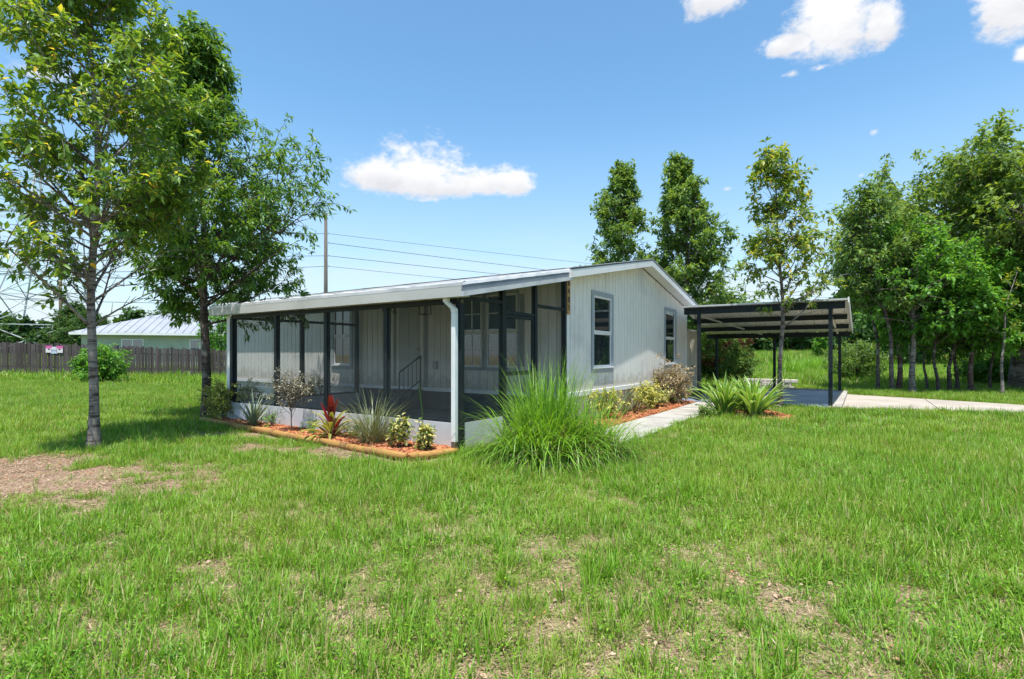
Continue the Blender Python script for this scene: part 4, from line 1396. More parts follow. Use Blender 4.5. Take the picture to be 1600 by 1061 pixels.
# ---- background kinds, copied with their own labels
eg = table([(.1, 2.2), (.3, 3.3), (.55, 3.3), (.8, 2.2), (1, .3)])
bgA = tree('background_tree', 'broad dark green tree behind the neighbour roof', -34.0, 64, 'leaf_far', 'bark3', 'trees behind the neighbouring house', seed=81, height=8.2, r0=.2, env=lambda f, a: eg(f) * (1 + .2 * math.sin(3 * a)), h0=.12, nprim=44, nsec=9, nter=4, nleaf=6,
           leaf=(.36, .18), up=(.1, 1.0), wob=.3, hole=.05, ter_len=.6)
spots = [(-70, 66, 1.05, 'dark tree beside the lattice tower foot'), (-62, 60, .85, 'low bushy tree left of the tower behind the fence'), (-55, 66, .95, 'bushy tree below the lattice tower'), (-49, 61, .8, 'low tree right of the tower foot'),
         (-43, 67, 1.0, 'dark tree behind the left end of the neighbour roof'), (-27, 66, 1.05, 'dark tree behind the right slope of the neighbour roof'), (-21.5, 60, .8, 'rounded tree showing above the porch gutter'),
         (-15, 68, .72, 'low tree hidden mostly by the long roof'), (-80, 62, .9, 'tree at the far left beyond the fence'), (-90, 68, 1.0, 'last tree of the row at the far left')]
for i, (x, y, s, lb) in enumerate(spots):
    dup(bgA, (x, y, gz(x, y) - .1), i * 1.7, lb, (s, s, s * .93))
nb = tree('hedge_tree', 'bright green bushy tree behind the fence by the porch corner', at_px(347, 35), 35, 'leaf_e', 'bark2', seed=83, height=4.3, r0=.1, env=lambda f, a: eg(f) * .42, h0=.1, nprim=30, nsec=8, nter=3, nleaf=7, leaf=(.18, .09), up=(.1, 1.0), wob=.1, ter_len=.4)
# shrubs and small trees in the field beyond the carport
er = table([(.1, .9), (.4, 1.5), (.7, 1.4), (1, .3)])
tree('rusty_tree', 'small tree with rusty red foliage seen beneath the carport roof', at_px(1136, 29), 29, 'leaf_red', 'bark2', seed=85, height=3.1, r0=.09, env=lambda f, a: er(f) * .95, h0=.2, nprim=26, nsec=8, nter=3, nleaf=6, leaf=(.16, .07), up=(.1, 1.0), wob=.1, ter_len=.35, hole=.15)
tree('field_shrub', 'grey-green rounded shrub in front of the rusty red tree', at_px(1152, 27.0), 27, 'leaf_d', 'bark2', cat='shrub', seed=86, height=1.8, r0=.05, env=lambda f, a: er(f) * .62, h0=.08, nprim=34, nsec=9, nter=3, nleaf=6, leaf=(.13, .05), up=(.1, 1.1), wob=.06, ter_len=.25)
tree('field_shrub', 'dark shrub behind the shed and the left carport posts', at_px(1108, 30), 30, 'leaf_d', 'bark2', cat='shrub', seed=87, height=2.3, r0=.05, env=lambda f, a: er(f) * .65, h0=.05, nprim=34, nsec=9, nter=3, nleaf=6, leaf=(.16, .07), up=(.1, 1.1), wob=.06, ter_len=.3)
ys_ = tree('conifer', 'small pale green pointed tree standing out in the field', at_px(1283, 74), 74, 'leaf_e', 'bark3', seed=88, height=4.6, r0=.08, env=lambda f, a: 1.5 * (1.08 - f), h0=.06, nprim=34, nsec=8, nter=2, nleaf=6, leaf=(.3, .14), up=(.1, .9), wob=.05, ter_len=.4)
tree('field_shrub', 'low spreading shrub drooping at the field edge left of the grove trunks', at_px(1340, 30), 30, 'leaf_d', 'bark2', cat='shrub', seed=89, height=2.0, r0=.06, env=lambda f, a: er(f) * 1.15, h0=.06, nprim=34, nsec=9, nter=3, nleaf=6, leaf=(.17, .06), up=(-.05, .9), wob=.06, ter_len=.35)
tree('fence_bush', 'bright yellow-green bush in front of the fence behind the pale trunk', at_px(152, 24.5), 24.5, 'leaf_e', 'bark3', cat='bush', seed=90, height=1.42, r0=.04, env=lambda f, a: er(f) * .72 * (1 + .15 * math.cos(a)), h0=.1, nprim=30, nsec=9, nter=3, nleaf=6, leaf=(.15, .075), up=(.3, 1.1), wob=.05, ter_len=.25)

# background wood across the field, and the woods that close the horizon: too many to tell apart
def woods(name, seed, n, xr, yr, hr, leafsize, per, mat_):
    rg = np.random.RandomState(seed)
    P, L, var = [], [], []
    trunks = MB()
    for i in range(n):
        x = rg.uniform(*xr); y = yr[0] + (yr[1] - yr[0]) * rg.rand() ** 1.4
        h = rg.uniform(*hr)
        g0 = gz(x, y)
        trunks.tube([(x, y, g0 - .3), (x + rg.uniform(-.3, .3), y, g0 + h * .6)], [h * .018, h * .008], 4, cap=False)
        nb_ = 9
        tone = rg.rand() * .5
        for b in range(nb_):
            f = rg.uniform(.12, 1)
            rad_ = h * .30 * (1.1 - .75 * abs(f - .5)) * rg.uniform(.55, 1)
            c_ = np.array([x, y, g0 + h * f * .92]) + rg.normal(size=3) * [h * .13, h * .13, h * .03]
            v = unit(rg.normal(size=(per, 3))) * (rg.rand(per, 1) ** .4) * rad_ * np.array([.62, .62, .5])
            P.append(c_ + v); L.append(np.full(per, leafsize * h / 10)); var.append(np.clip(tone + rg.rand(per) * .5, 0, 1))
    P = np.concatenate(P); L = np.concatenate(L); var = np.concatenate(var)
    m = len(P)
    dr = unit(rg.normal(size=(m, 3)) + np.array([0, 0, -.3])); nn = unit(np.array([0, -.25, 1.0]) + rg.normal(size=(m, 3)) * .6)
    V, F, vv = leaf_arrays(P, dr, nn, L * rg.uniform(.6, 1.3, m), L * .6, np.tile(var, 1))
    o = link(name, np_mesh(name, V, F, M[mat_], {'var': vv}))
    tag(o, kind='stuff')
    t = trunks.obj('woods_trunks', M['bark3'], o)
    tag(t, kind='stuff')
    return o


woods('far_woods', 91, 150, (10, 125), (118, 150), (9, 15), 1.25, 60, 'leaf_far')
woods('left_woods', 92, 70, (-190, -30), (105, 140), (8, 12), 1.3, 60, 'leaf_far')
woods('grove_background', 93, 46, (38, 80), (52, 76), (5, 9), 1.0, 70, 'leaf_far')

# brown litter under the grove
b = MB()
pts = []
for t in np.linspace(0, 1, 15):
    pts.append((at_px(1438 + t * 230, 20.2) , 19.6 - .5 * math.sin(t * 3) * 0 + .35 * math.sin(t * 9)))
for t in np.linspace(1, 0, 15):
    pts.append((at_px(1440 + t * 230, 21.0) + .9, 21.9 + .3 * math.sin(t * 7)))
c0 = np.mean(np.array(pts), 0)
N = len(pts)
for f, h in ((0, -.02), (.2, .05), (.6, .07)):
    for p in pts:
        x, y = p[0] * (1 - f) + c0[0] * f, p[1] * (1 - f) + c0[1] * f
        b.v.append((x, y, gz(x, y) + h + .02 * math.sin(x * 5)))
for r_ in range(2):
    for k in range(N):
        b.f.append((r_ * N + k, r_ * N + (k + 1) % N, (r_ + 1) * N + (k + 1) % N, (r_ + 1) * N + k))
b.f.append(tuple(range(2 * N, 3 * N)))
tag(b.obj('litter_bed', M['litter']), kind='structure')


# ------------------------------------------------------------------ garden plants
def strap_mesh(name, L, Wd, bend, m, fold=.35, segs=6, seed=0, peak=.45, twist=0.0):
    """one long leaf growing along +X and up, arching over by bend radians; margins are marked for the material"""
    a = R(70)
    V, F, S = [], [], []
    x = z = 0.0
    for i in range(segs + 1):
        t = i / segs
        w = Wd * (math.sin(PI * min(1, (t * .92 + .06) ** (math.log(.5) / math.log(peak)))) ** .8) if i < segs else 0.0015
        w = max(w, Wd * .18 * (1 - t), .0015)
        th = a - bend * t
        nx, nz = -math.sin(th), math.cos(th)
        y2 = w / 2
        V += [(x + nx * fold * y2, -y2, z + nz * fold * y2), (x, 0, z), (x + nx * fold * y2, y2, z + nz * fold * y2)]
        S += [1, 0, 1]
        x += math.cos(th) * L / segs
        z += math.sin(th) * L / segs
    for i in range(segs):
        p = i * 3
        F += [(p, p + 1, p + 4, p + 3), (p + 1, p + 2, p + 5, p + 4)]
    return np_mesh(name, V, F, m, {'side': S, 'var': [(seed * .37) % 1] * len(V)})


def rosette(name, label, loc, n, L, Wd, mat_, bends=(.6, 2.0), tilt=(0, .9), cat='plant', group=None, seed=1, part='leaf', base=.05, root=None, variants=5, peak=.45, fold=.35, rise=0.0):
    rg = random.Random(seed)
    t = root or thing(name, label, cat, loc, 0, group)
    mes = [strap_mesh(part, L * rg.uniform(.75, 1.1), Wd * rg.uniform(.8, 1.15), bends[0] + (bends[1] - bends[0]) * i / max(variants - 1, 1), M[mat_], fold, 6, seed + i, peak) for i in range(variants)]
    for i in range(n):
        o = link(part, mes[rg.randrange(variants)], t)
        a = i * 2.39996 + rg.uniform(-.35, .35)
        tl = tilt[0] + (tilt[1] - tilt[0]) * (i / n) + rg.uniform(-.12, .12)
        rr_ = base * (i / n) ** .5
        o.location = (math.cos(a) * rr_, math.sin(a) * rr_, rise * (1 - i / n))
        o.rotation_euler = Euler((0, tl - .35, a), 'XYZ')
        s = rg.uniform(.72, 1.08)
        o.scale = (s, s, s)
    return t


def grass_blades(seed, n, radius, hr, wr, spread, segs=6, stiff=(.3, 1.6), centre=(0, 0)):
    """long blades of a grass clump as numpy arrays (quads), with side and var values"""
    rg = np.random.RandomState(seed)
    a = rg.rand(n) * 2 * PI
    r0 = radius * np.sqrt(rg.rand(n))
    ba = rg.rand(n) * 2 * PI
    bx, by = r0 * np.cos(ba) + centre[0], r0 * np.sin(ba) + centre[1]
    a = np.where(rg.rand(n) < .7, ba + rg.normal(size=n) * .75, a)
    L = rg.uniform(hr[0], hr[1], n); Wd = rg.uniform(wr[0], wr[1], n)
    th0 = PI / 2 - (r0 / radius) * spread * rg.uniform(.3, 1.1, n) - rg.uniform(0, .12, n)
    bend = rg.uniform(stiff[0], stiff[1], n) * (.5 + .7 * r0 / radius)
    ca, sa = np.cos(a), np.sin(a)
    x, z = np.zeros(n), np.zeros(n)
    V = []
    for i in range(segs + 1):
        t = i / segs
        w = Wd * (1 - t ** 2.2) * (.65 + .7 * t * (1 - t) * 2) + .0008
        px_, py_, pz_ = bx + ca * x, by + sa * x, z
        V.append(np.stack([px_ - sa * w / 2, py_ + ca * w / 2, pz_], 1))
        V.append(np.stack([px_ + sa * w / 2, py_ - ca * w / 2, pz_], 1))
        th = th0 - bend * t ** 1.4
        x = x + np.cos(th) * L / segs
        z = np.maximum(z + np.sin(th) * L / segs, .01)
    V = np.concatenate(V, 0)
    i = np.arange(n)
    F = []
    for s in range(segs):
        F.append(np.stack([i + 2 * s * n, i + (2 * s + 1) * n, i + (2 * s + 3) * n, i + (2 * s + 2) * n], 1))
    return V, np.concatenate(F, 0), np.tile(np.zeros(n), 2 * (segs + 1)), np.tile(rg.rand(n), 2 * (segs + 1))


def clump(name, label, loc, parts, cat='grass clump', group=None):
    t = thing(name, label, cat, loc, 0, group)
    for pn, mat_, args in parts:
        Vs, Fs, Ss, Rs = [], [], [], []
        off = 0
        for kw in args:
            V_, F_, S_, R_ = grass_blades(**kw)
            Vs.append(V_); Fs.append(F_ + off); Ss.append(S_); Rs.append(R_)
            off += len(V_)
        o = link(pn, np_mesh(pn, np.concatenate(Vs), np.concatenate(Fs), M[mat_], {'side': np.concatenate(Ss), 'var': np.concatenate(Rs)}), t)
        tag(o, kind='stuff')
    return t


# big arching clump in front of the porch corner
gx0, gy0 = at_px(868, 7.45), 7.45
og = clump('ornamental_grass', 'big arching clump of bright green ornamental grass in front of the porch corner', (gx0, gy0, gz(gx0, gy0) - .02), [
    ('grass_blades', 'blade_big', [dict(seed=1, n=950, radius=.54, hr=(.6, 1.4), wr=(.010, .024), spread=1.0, stiff=(.9, 3.3), centre=(-.20, 0)),
                                   dict(seed=2, n=330, radius=.30, hr=(1.0, 1.62), wr=(.010, .020), spread=.36, stiff=(.05, .9), centre=(-.10, .1)),
                                   dict(seed=3, n=620, radius=.46, hr=(.5, 1.25), wr=(.009, .021), spread=1.05, stiff=(.9, 3.3), centre=(.50, .1)),
                                   dict(seed=5, n=200, radius=.6, hr=(.3, .8), wr=(.010, .020), spread=1.2, stiff=(.3, 2.2), centre=(.0, -.1)),
                                   dict(seed=4, n=90, radius=.40, hr=(.9, 1.4), wr=(.006, .012), spread=.75, stiff=(.02, .6), centre=(.36, .1))]),
    ('dry_blades', 'blade_dead', [dict(seed=6, n=620, radius=.62, hr=(.45, 1.05), wr=(.005, .011), spread=1.15, stiff=(1.0, 2.4)), dict(seed=7, n=260, radius=.4, hr=(.35, .8), wr=(.005, .01), spread=1.2, stiff=(1.0, 2.6), centre=(.5, .05))])])

og.scale = (.97, .97, 1.04)

G = 'plants in the front mulch bed'
rosette('spiky_plant', 'silvery green spiky rosette near the tree end of the front bed', H(-5.05, -.36, .06), 66, .82, .038, 'strap_silver', (.2, 1.1), (.05, 1.05), group=G, seed=3, peak=.35)


def shrub(name, label, loc, mat_, barkm, seed, h, w, nprim, nsec, nleaf, leaf, group=None, droop=.1, up=(.5, 1.2), nter=0, hole=0.0, h0=.15, cat='shrub'):
    """stems splayed from the ground with leaves along them"""
    es = table([(.1, .55), (.45, 1.0), (.75, .95), (1, .35)])
    wood, (V, F, var) = grow(seed=seed, height=h * .92, r0=.012, env=lambda f, a: es(f) * w, h0=h0, nprim=nprim, nsec=nsec, nter=nter, nleaf=nleaf, leaf=leaf, up=up, droop=droop, wob=.03, flare=1.1, hole=hole, ter_len=.12)
    t = thing(name, label, cat, loc, seed * 1.1, group)
    wood.obj('stem', M[barkm], t)
    tag(link('foliage', np_mesh('foliage', V, F, M[mat_], {'var': var}), t), kind='stuff')
    return t


shrub('twiggy_shrub', 'thin twiggy shrub with pale dry leaves in the front bed', H(-3.66, -.42, .05), 'leaf_silver', 'bark3', 4, .98, .31, 20, 7, 6, (.045, .02), G, up=(.9, 1.3), h0=.38, hole=.1, nter=2)
ti = rosette('ti_plant', 'red and yellow leaved ti plant in the front bed', H(-2.45, -.46, .05), 15, .54, .085, 'strap_red', (.3, 1.2), (-.15, .55), group=G, seed=11, part='red_leaf', rise=.35, peak=.5)
rosette('', '', None, 30, .60, .085, 'strap_yellow', (.8, 1.7), (.25, 1.1), seed=13, part='yellow_leaf', root=ti, peak=.5, base=.12, rise=.15)
rosette('', '', None, 12, .34, .05, 'strap_dark', (.9, 2.0), (.6, 1.25), seed=17, part='dark_leaf', root=ti, peak=.5, base=.12)
MB().tube([(0, 0, 0), (.01, 0, .4)], [.018, .012], 6).obj('stem', M['bark2'], ti)
clump('bed_grass', 'loose grey-green grass tuft with drooping blades in the front bed', H(-1.42, -.46, .05), [
    ('grass_blades', 'strap_grey', [dict(seed=21, n=240, radius=.17, hr=(.5, 1.15), wr=(.008, .016), spread=.9, stiff=(.4, 1.7))]),
    ('dry_blades', 'blade_dead', [dict(seed=22, n=90, radius=.16, hr=(.3, .6), wr=(.005, .01), spread=1.1, stiff=(1, 2.2))])], group=G)
shrub('croton', 'green and cream variegated croton, left of two by the downspout', H(-.74, -.52, .05), 'leaf_croton', 'bark2', 6, .46, .13, 14, 6, 11, (.085, .04), G, h0=.12, up=(.5, 1.3))
shrub('croton', 'green and cream variegated croton nearest the white downspout', H(-.26, -.48, .05), 'leaf_croton', 'bark2', 7, .38, .11, 12, 6, 11, (.085, .04), G, h0=.12, up=(.5, 1.3))
stalk = thing('flower_stalk', 'single tall leaning green stalk rising behind the crotons', 'stalk', H(-.52, -.22, .05), HA, G)
MB().tube([(0, 0, 0), (-.03, 0, .5), (-.13, .02, .98)], [.007, .006, .004], 5).obj('stem', M['leaf_e'], stalk)
V_, F_, S_, R_ = grass_blades(9, 7, .03, (.2, .5), (.006, .01), 1.0)
link('leaf', np_mesh('leaf', V_, F_, M['blade_big'], {'side': S_, 'var': R_}), stalk)
shrub('yellow_shrub', 'lime yellow shrub between the dark tree trunk and the porch corner', H(-6.62, -.15, .05), 'leaf_yg', 'bark2', 8, .78, .34, 20, 7, 9, (.07, .032), G, h0=.1, nter=2)
shrub('yellow_shrub', 'yellow-green shrub beyond the white corner board', H(-7.2, 2.1, 0), 'leaf_yg', 'bark2', 14, .72, .48, 20, 7, 9, (.07, .03), None, h0=.1, nter=2)
shrub('yellow_shrub', 'yellow shrub behind the left end screen against the house wall', H(-7.6, 1.0, 0), 'leaf_yg', 'bark2', 15, .62, .34, 18, 6, 9, (.07, .03), None, h0=.1, nter=2)
rosette('spiky_plant', 'pale striped spiky rosette beyond the porch corner', H(-7.25, .75, .02), 34, .48, .03, 'strap_silver', (.2, 1.2), (.05, 1.1), seed=23, peak=.35)
shrub('twiggy_shrub', 'bare twiggy shrub against the house wall seen through the screens', H(-7.35, 2.95, 0), 'leaf_silver', 'bark3', 16, .85, .36, 16, 6, 4, (.04, .02), None, up=(.8, 1.3), h0=.3, hole=.2)

for i, (x, y, lb) in enumerate(((-4.5, -.3, 'small green weed left of the twiggy shrub'), (-3.1, -.35, 'small leafy weed between the twiggy shrub and the ti plant'), (-1.95, -.3, 'small weed right of the ti plant'))):
    shrub('weed', lb, H(x, y, .05), 'leaf_e', 'bark2', 150 + i, .26, .13, 9, 4, 6, (.055, .022), G, h0=.1, cat='weed')

G2 = 'plants in the narrow bed under the gable wall'
shrub('croton', 'yellow-green croton at the near end of the gable bed', H(.42, 4.7, .03), 'leaf_yg', 'bark2', 24, .62, .36, 18, 7, 9, (.10, .035), G2, h0=.1)
rosette('spiky_plant', 'thin spiky grey-green tuft beside the near croton under the gable', H(.50, 5.5, .03), 26, .66, .026, 'strap_grey', (.1, .8), (.05, .8), group=G2, seed=25, peak=.3)
rosette('striped_plant', 'dark purple leaved plant with cream stripes under the gable wall', H(.45, 6.25, .03), 40, .48, .055, 'strap_dark', (.5, 1.5), (.05, 1.0), group=G2, seed=26, base=.2)
shrub('croton', 'lemon yellow croton in the middle of the gable bed', H(.45, 7.15, .03), 'leaf_yg', 'bark2', 27, .58, .38, 20, 7, 9, (.11, .03), G2, h0=.1)
shrub('croton', 'olive and yellow croton left of the tan shrub in the gable bed', H(.5, 7.9, .03), 'leaf_croton', 'bark2', 28, .46, .34, 16, 7, 9, (.10, .03), G2, h0=.1)
shrub('dry_shrub', 'tan dry leaved shrub at the far end of the gable bed', H(.45, 9.3, .03), 'leaf_tan', 'bark3', 29, .95, .62, 30, 8, 7, (.11, .03), G2, h0=.1, nter=2)
pot = thing('flower_pot', 'orange terracotta pot beside the carport post', 'pot', H(1.55, 10.15, .06), 0)
prof = [(0, 0), (.11, 0), (.16, .22), (.185, .22), (.185, .27), (.155, .27), (.145, .24), (0, .24)]
b = MB()
k = 14
for r_, z in prof:
    for j in range(k):
        b.v.append((r_ * math.cos(2 * PI * j / k), r_ * math.sin(2 * PI * j / k), z))
for i in range(len(prof) - 1):
    for j in range(k):
        b.f.append((i * k + j, i * k + (j + 1) % k, (i + 1) * k + (j + 1) % k, (i + 1) * k + j))
b.obj('bowl', M['terracotta'], pot, smooth=True)
G3 = 'strap leaved clumps beside the garden path'
for i, (px, Y, n, s, lb) in enumerate(((1132, 12.7, 46, 1.0, 'left of the two big strap leaved clumps with cream edges by the path'), (1178, 12.3, 50, 1.05, 'right of the two big strap leaved clumps, nearest the young tree'), (1160, 13.4, 26, .95, 'smaller strap leaved clump behind the two big ones by the path'))):
    c_ = rosette('strap_lily', lb, (at_px(px, Y), Y, gz(at_px(px, Y), Y) + .05), int(n * 1.35), 1.22 * s, .10, 'strap_green', (.35, 1.5), (-.05, .78), 'lily', G3, 30 + i, base=.16, peak=.42)
    rosette('', '', None, 14, .42, .06, 'strap_dark', (1.2, 2.2), (.5, 1.15), seed=40 + i, part='dead_leaf', root=c_, base=.16)
shrub('ground_plant', 'small blue-green plant in front of the strap leaved clumps', (at_px(1106, 12.1), 12.1, .02), 'leaf_d', 'bark2', 33, .26, .22, 14, 5, 8, (.06, .035), None, h0=.1)
# tall tussocks out in the field
rs = random.Random(77)
for i, (px, Y, lb) in enumerate(((1256, 46, 'dark tall grass tussock in the field behind the carport'), (1285, 52, 'green tussock right of the dark one in the field'), (1232, 38, 'low tussock in the near field behind the block wall'))):
    x = at_px(px, Y)
    clump('field_tussock', lb, (x, Y, gz(x, Y) - .05), [('grass_blades', 'blade_big', [dict(seed=60 + i, n=420, radius=1.0, hr=(.8, 1.5), wr=(.02, .04), spread=.6, stiff=(.2, 1.0))])], 'tussock', 'tussocks in the field')

# ------------------------------------------------------------------ picket fence
FA, FB = Vector((-33.0, 24.1, 0)), Vector((-12.5, 33.2, 0))
fd = (FB - FA)
FL = fd.length
fd.normalize()
fa = math.atan2(fd.y, fd.x)
fence = thing('picket_fence', 'weathered dark wooden fence of close upright boards across the back', 'fence', FA, fa)
rs = random.Random(13)
x = 0
protos = {}
while x < FL:
    w = rs.choice((.10, .115, .13, .14))
    t = x / FL
    gzz = gz(FA.x + fd.x * x, FA.y + fd.y * x)
    h = 1.75 + rs.uniform(-.07, .06) - .12 * t
    y = rs.uniform(-.008, .008)
    key = w
    if key not in protos:
        c_ = .022
        protos[key] = MB().prism([(0, -.01, 0), (w - .012, -.01, 0), (w - .012, -.01, 1 - c_), (w - .012 - c_, -.01, 1), (c_, -.01, 1), (0, -.01, 1 - c_)], (0, .02, 0)).mesh('picket', M['picket'])
    o = link('picket', protos[key], fence)
    o.location = (x, y, gzz - .06)
    o.scale = (1, 1, h + .06)
    o.rotation_euler = (rs.uniform(-.01, .01), rs.uniform(-.012, .012), rs.uniform(-.04, .04))
    x += w + rs.uniform(0, .006)
for z in (.45, 1.3):
    for k in range(8):
        xa, xb = FL * k / 8, FL * (k + 1) / 8
        za, zb = gz(FA.x + fd.x * xa, FA.y + fd.y * xa), gz(FA.x + fd.x * xb, FA.y + fd.y * xb)
        MB().bar((xa + .01, .045, z + za), (xb - .01, .045, z + zb), .04, .09).obj('rail', M['picket'], fence)
for k in range(9):
    xa = min(FL * k / 8, FL - .1)
    za = gz(FA.x + fd.x * xa, FA.y + fd.y * xa)
    MB().box(xa - .05, xa + .05, .07, .17, za - .3, za + 1.7).obj('fence_post', M['picket'], fence)
# one lighter front post
xa = 16.6
za = gz(FA.x + fd.x * xa, FA.y + fd.y * xa)
tag(MB().box(xa - .05, xa + .05, -.11, -.025, za - .1, za + 1.70).obj('fence_post', M['bark1'], fence), 'pale post on the near face of the fence')
# three small notices fixed to the fence
M['pink'] = surf('pink_print', (.72, .13, .40), (.66, .11, .36), 30, rough=.5)
M['paper'] = surf('white_print', (.74, .68, .70), (.70, .64, .67), 30, rough=.5)
M['bluepaper'] = surf('pale_blue_print', (.55, .60, .76), (.50, .56, .72), 30, rough=.5)
M['darkprint'] = surf('dark_print', (.16, .03, .08), (.14, .03, .07), 30, rough=.5)
d0 = -FA.y / fd.y
for i, (px, z0, lb) in enumerate(((77, 1.79, 'pink and white notice on the fence, left of three'), (85, 1.74, 'pale blue notice in the middle of three on the fence'), (93.5, 1.78, 'white notice with red print on the fence, right of three'))):
    # where the sight line meets the fence line
    k = (px - CX) / FPX
    s = (k * FA.y - FA.x) / (fd.x - k * fd.y)
    p = FA + fd * s
    g0 = gz(p.x, p.y)
    t = thing('fence_notice', lb, 'notice', (p.x, p.y, z0 - .22), fa, 'notices on the fence')
    MB().box(-.135, .135, -.045, -.03, 0, .36).obj('sheet', M['bluepaper'] if i == 1 else M['paper'], t)
    if i != 1:
        MB().box(-.135, .135, -.0475, -.046, .27, .36).obj('header', M['pink'], t)
        MB().prism([(-.05, -.046, .17), (.0, -.046, .13), (.05, -.046, .17), (.03, -.046, .21), (-.03, -.046, .21)], (0, -.002, 0)).obj('mark', M['darkprint'], t)
        MB().box(-.135, .135, -.0474, -.046, .225, .262).obj('band', M['pink'], t)
    else:
        MB().box(-.11, .11, -.0475, -.046, .22, .33).obj('header', M['paper'], t)
        MB().box(-.11, .11, -.0475, -.046, .14, .165).obj('band', M['band'], t)

# ------------------------------------------------------------------ neighbour's house behind the fence
nh = thing('neighbour_house', 'pale green house with silver hip roof beyond the fence', 'house', (-27.4, 46, gz(-27.4, 46)), .28)
MB().box(-7.0, 6.4, -4, 4, -.3, 2.75).obj('wall', M['green_wall'], nh)
e, hz, rz_ = .55, 2.72, 4.55
q = MB()
A = [(-7 - e, -4 - e, hz), (6.4 + e, -4 - e, hz), (6.4 + e, 4 + e, hz), (-7 - e, 4 + e, hz)]
r1, r2 = (-2.7, 0, rz_), (2.3, 0, rz_ + .02)
for f in ((A[0], A[1], r2, r1), (A[1], A[2], r2), (A[2], A[3], r1, r2), (A[3], A[0], r1)):
    q.poly(f)
q.poly([A[3], A[2], A[1], A[0]])
ro = q.obj('roof', M['metal_roof'], nh)
b = MB()
for k in range(26):
    x = -7 - e + (13.4 + 2 * e) * (k + .5) / 26
    top = min(max((x + 7 + e) / 4.85, 0), 1, max((6.4 + e - x) / 4.65, 0))
    b.bar((x, -4 - e, hz + .03), (x, -4 - e + (4 + e) * top, hz + (rz_ - hz) * top + .03), .05, .04)
b.obj('roof_rib', M['metal_roof'], ro)
MB().box(-7 - e, 6.4 + e, -4 - e - .03, -4 - e, hz - .18, hz - .005).obj('fascia_board', M['white'], nh)
for x in (-3.6, 1.1, 4.3):
    w = MB().box(x - .75, x + .75, -4.06, -4.005, .95, 2.25).obj('window', M['white'], nh)
    for s in (-1, 1):
        MB().box(x + s * .36 - .32, x + s * .36 + .32, -4.075, -4.062, 1.02, 2.18).obj('pane', M['blue_glass'], w)

# ------------------------------------------------------------------ power line, pole and lattice tower
def wire(label, a, b_, sag, r_=.012, group='overhead wires'):
    a, b_ = Vector(a), Vector(b_)
    pts = []
    for t in np.linspace(0, 1, 25):
        p = (b_ - a) * t
        pts.append((p.x, p.y, p.z - sag * 4 * t * (1 - t)))
    o = MB().tube(pts, r_, 5).obj('power_wire', M['wire'])
    o.location = a
    return tag(o, label, 'wire', group)


px0, py0 = at_px(509, 45), 45
pole = thing('utility_pole', 'tall weathered utility pole rising behind the long roof', 'utility pole', (px0, py0, gz(px0, py0)), 0)
MB().tube([(0, 0, -.3), (0, 0, 13.5 - gz(px0, py0))], [.19, .13], 10).obj('shaft', M['pole'], pole, smooth=True)
for z in (11.8, 11.0, 9.9, 9.0):
    b = MB().tube([(0, 0, z - .25), (.28, -.05, z)], .022, 5).tube([(.28, -.05, z - .10), (.28, -.05, z + .02)], [.05, .035], 7)
    b.obj('insulator', M['steel'], pole)
q0 = (at_px(1490, 112), 112.0)
pole2 = thing('utility_pole', 'distant utility pole standing behind the grove', 'utility pole', (q0[0], q0[1], gz(*q0)), 0)
MB().tube([(0, 0, -.3), (0, 0, 13.2)], [.19, .13], 8).obj('shaft', M['pole'], pole2, smooth=True)
zs = gz(*q0)
for z, sag, lb in ((11.8, .4, 'topmost overhead wire right of the pole'), (11.0, 1.1, 'second overhead wire from the top right of the pole'), (9.9, .9, 'third overhead wire, thicker, right of the pole'), (9.0, 1.0, 'lowest overhead wire right of the pole meeting the roof')):
    wire(lb, (px0 + .28, py0 - .05, z), (q0[0], q0[1], z + zs), sag, .022 if z > 9.5 and z < 11.5 else .016)
for z, z2, lb in ((11.8, 13.0, 'upper overhead wire left of the pole'), (9.9, 10.8, 'middle overhead wire left of the pole'), (9.0, 8.4, 'lower overhead wire left of the pole')):
    wire(lb, (px0 - .1, py0 - .05, z), (-62, 38, z2), .7, .02)

tx, ty = at_px(72, 112), 112.0
tw = thing('lattice_tower', 'tall steel lattice pylon behind the leaves of the nearest tree', 'pylon', (tx, ty, gz(tx, ty)), .35)
LV = [(0, 8.6), (7, 7.0), (13.2, 5.6), (18.2, 4.4), (24, 3.2), (30, 2.2), (36, 1.6), (42, 1.2), (48, .9)]
def corner(k, z, w):
    return Vector(((1 if k in (0, 3) else -1) * w, (1 if k in (0, 1) else -1) * w, z))
for k in range(4):
    b = MB()
    for (z0, w0), (z1, w1) in zip(LV[:-1], LV[1:]):
        b.bar(corner(k, z0, w0), corner(k, z1, w1), .26, .26)
    b.obj('leg', M['lattice'], tw)
for (z0, w0), (z1, w1) in zip(LV[:-1], LV[1:]):
    for k in range(4):
        k2 = (k + 1) % 4
        t = .16 if z0 < 20 else .10
        MB().bar(corner(k, z0, w0), corner(k2, z1, w1), t, t).obj('brace', M['lattice'], tw)
        MB().bar(corner(k2, z0, w0), corner(k, z1, w1), t, t).obj('brace', M['lattice'], tw)
        MB().bar(corner(k, z1, w1), corner(k2, z1, w1), t, t).obj('ring_bar', M['lattice'], tw)
for z, w, L in ((18.2, 4.4, 9.5), (30, 2.2, 8.0), (38, 1.5, 7.0)):
    for s in (-1, 1):
        for y in (-w, w):
            MB().bar((s * w, y, z), (s * (w + L), 0, z - .3), .14, .14).obj('cross_arm', M['lattice'], tw)
            MB().bar((s * w * .9, y * .9, z + 3), (s * (w + L), 0, z - .2), .12, .12).obj('cross_arm', M['lattice'], tw)
        MB().tube([(s * (w + L), 0, z - .3), (s * (w + L), 0, z - 2.2)], [.09, .12], 6).obj('insulator', M['steel'], tw)
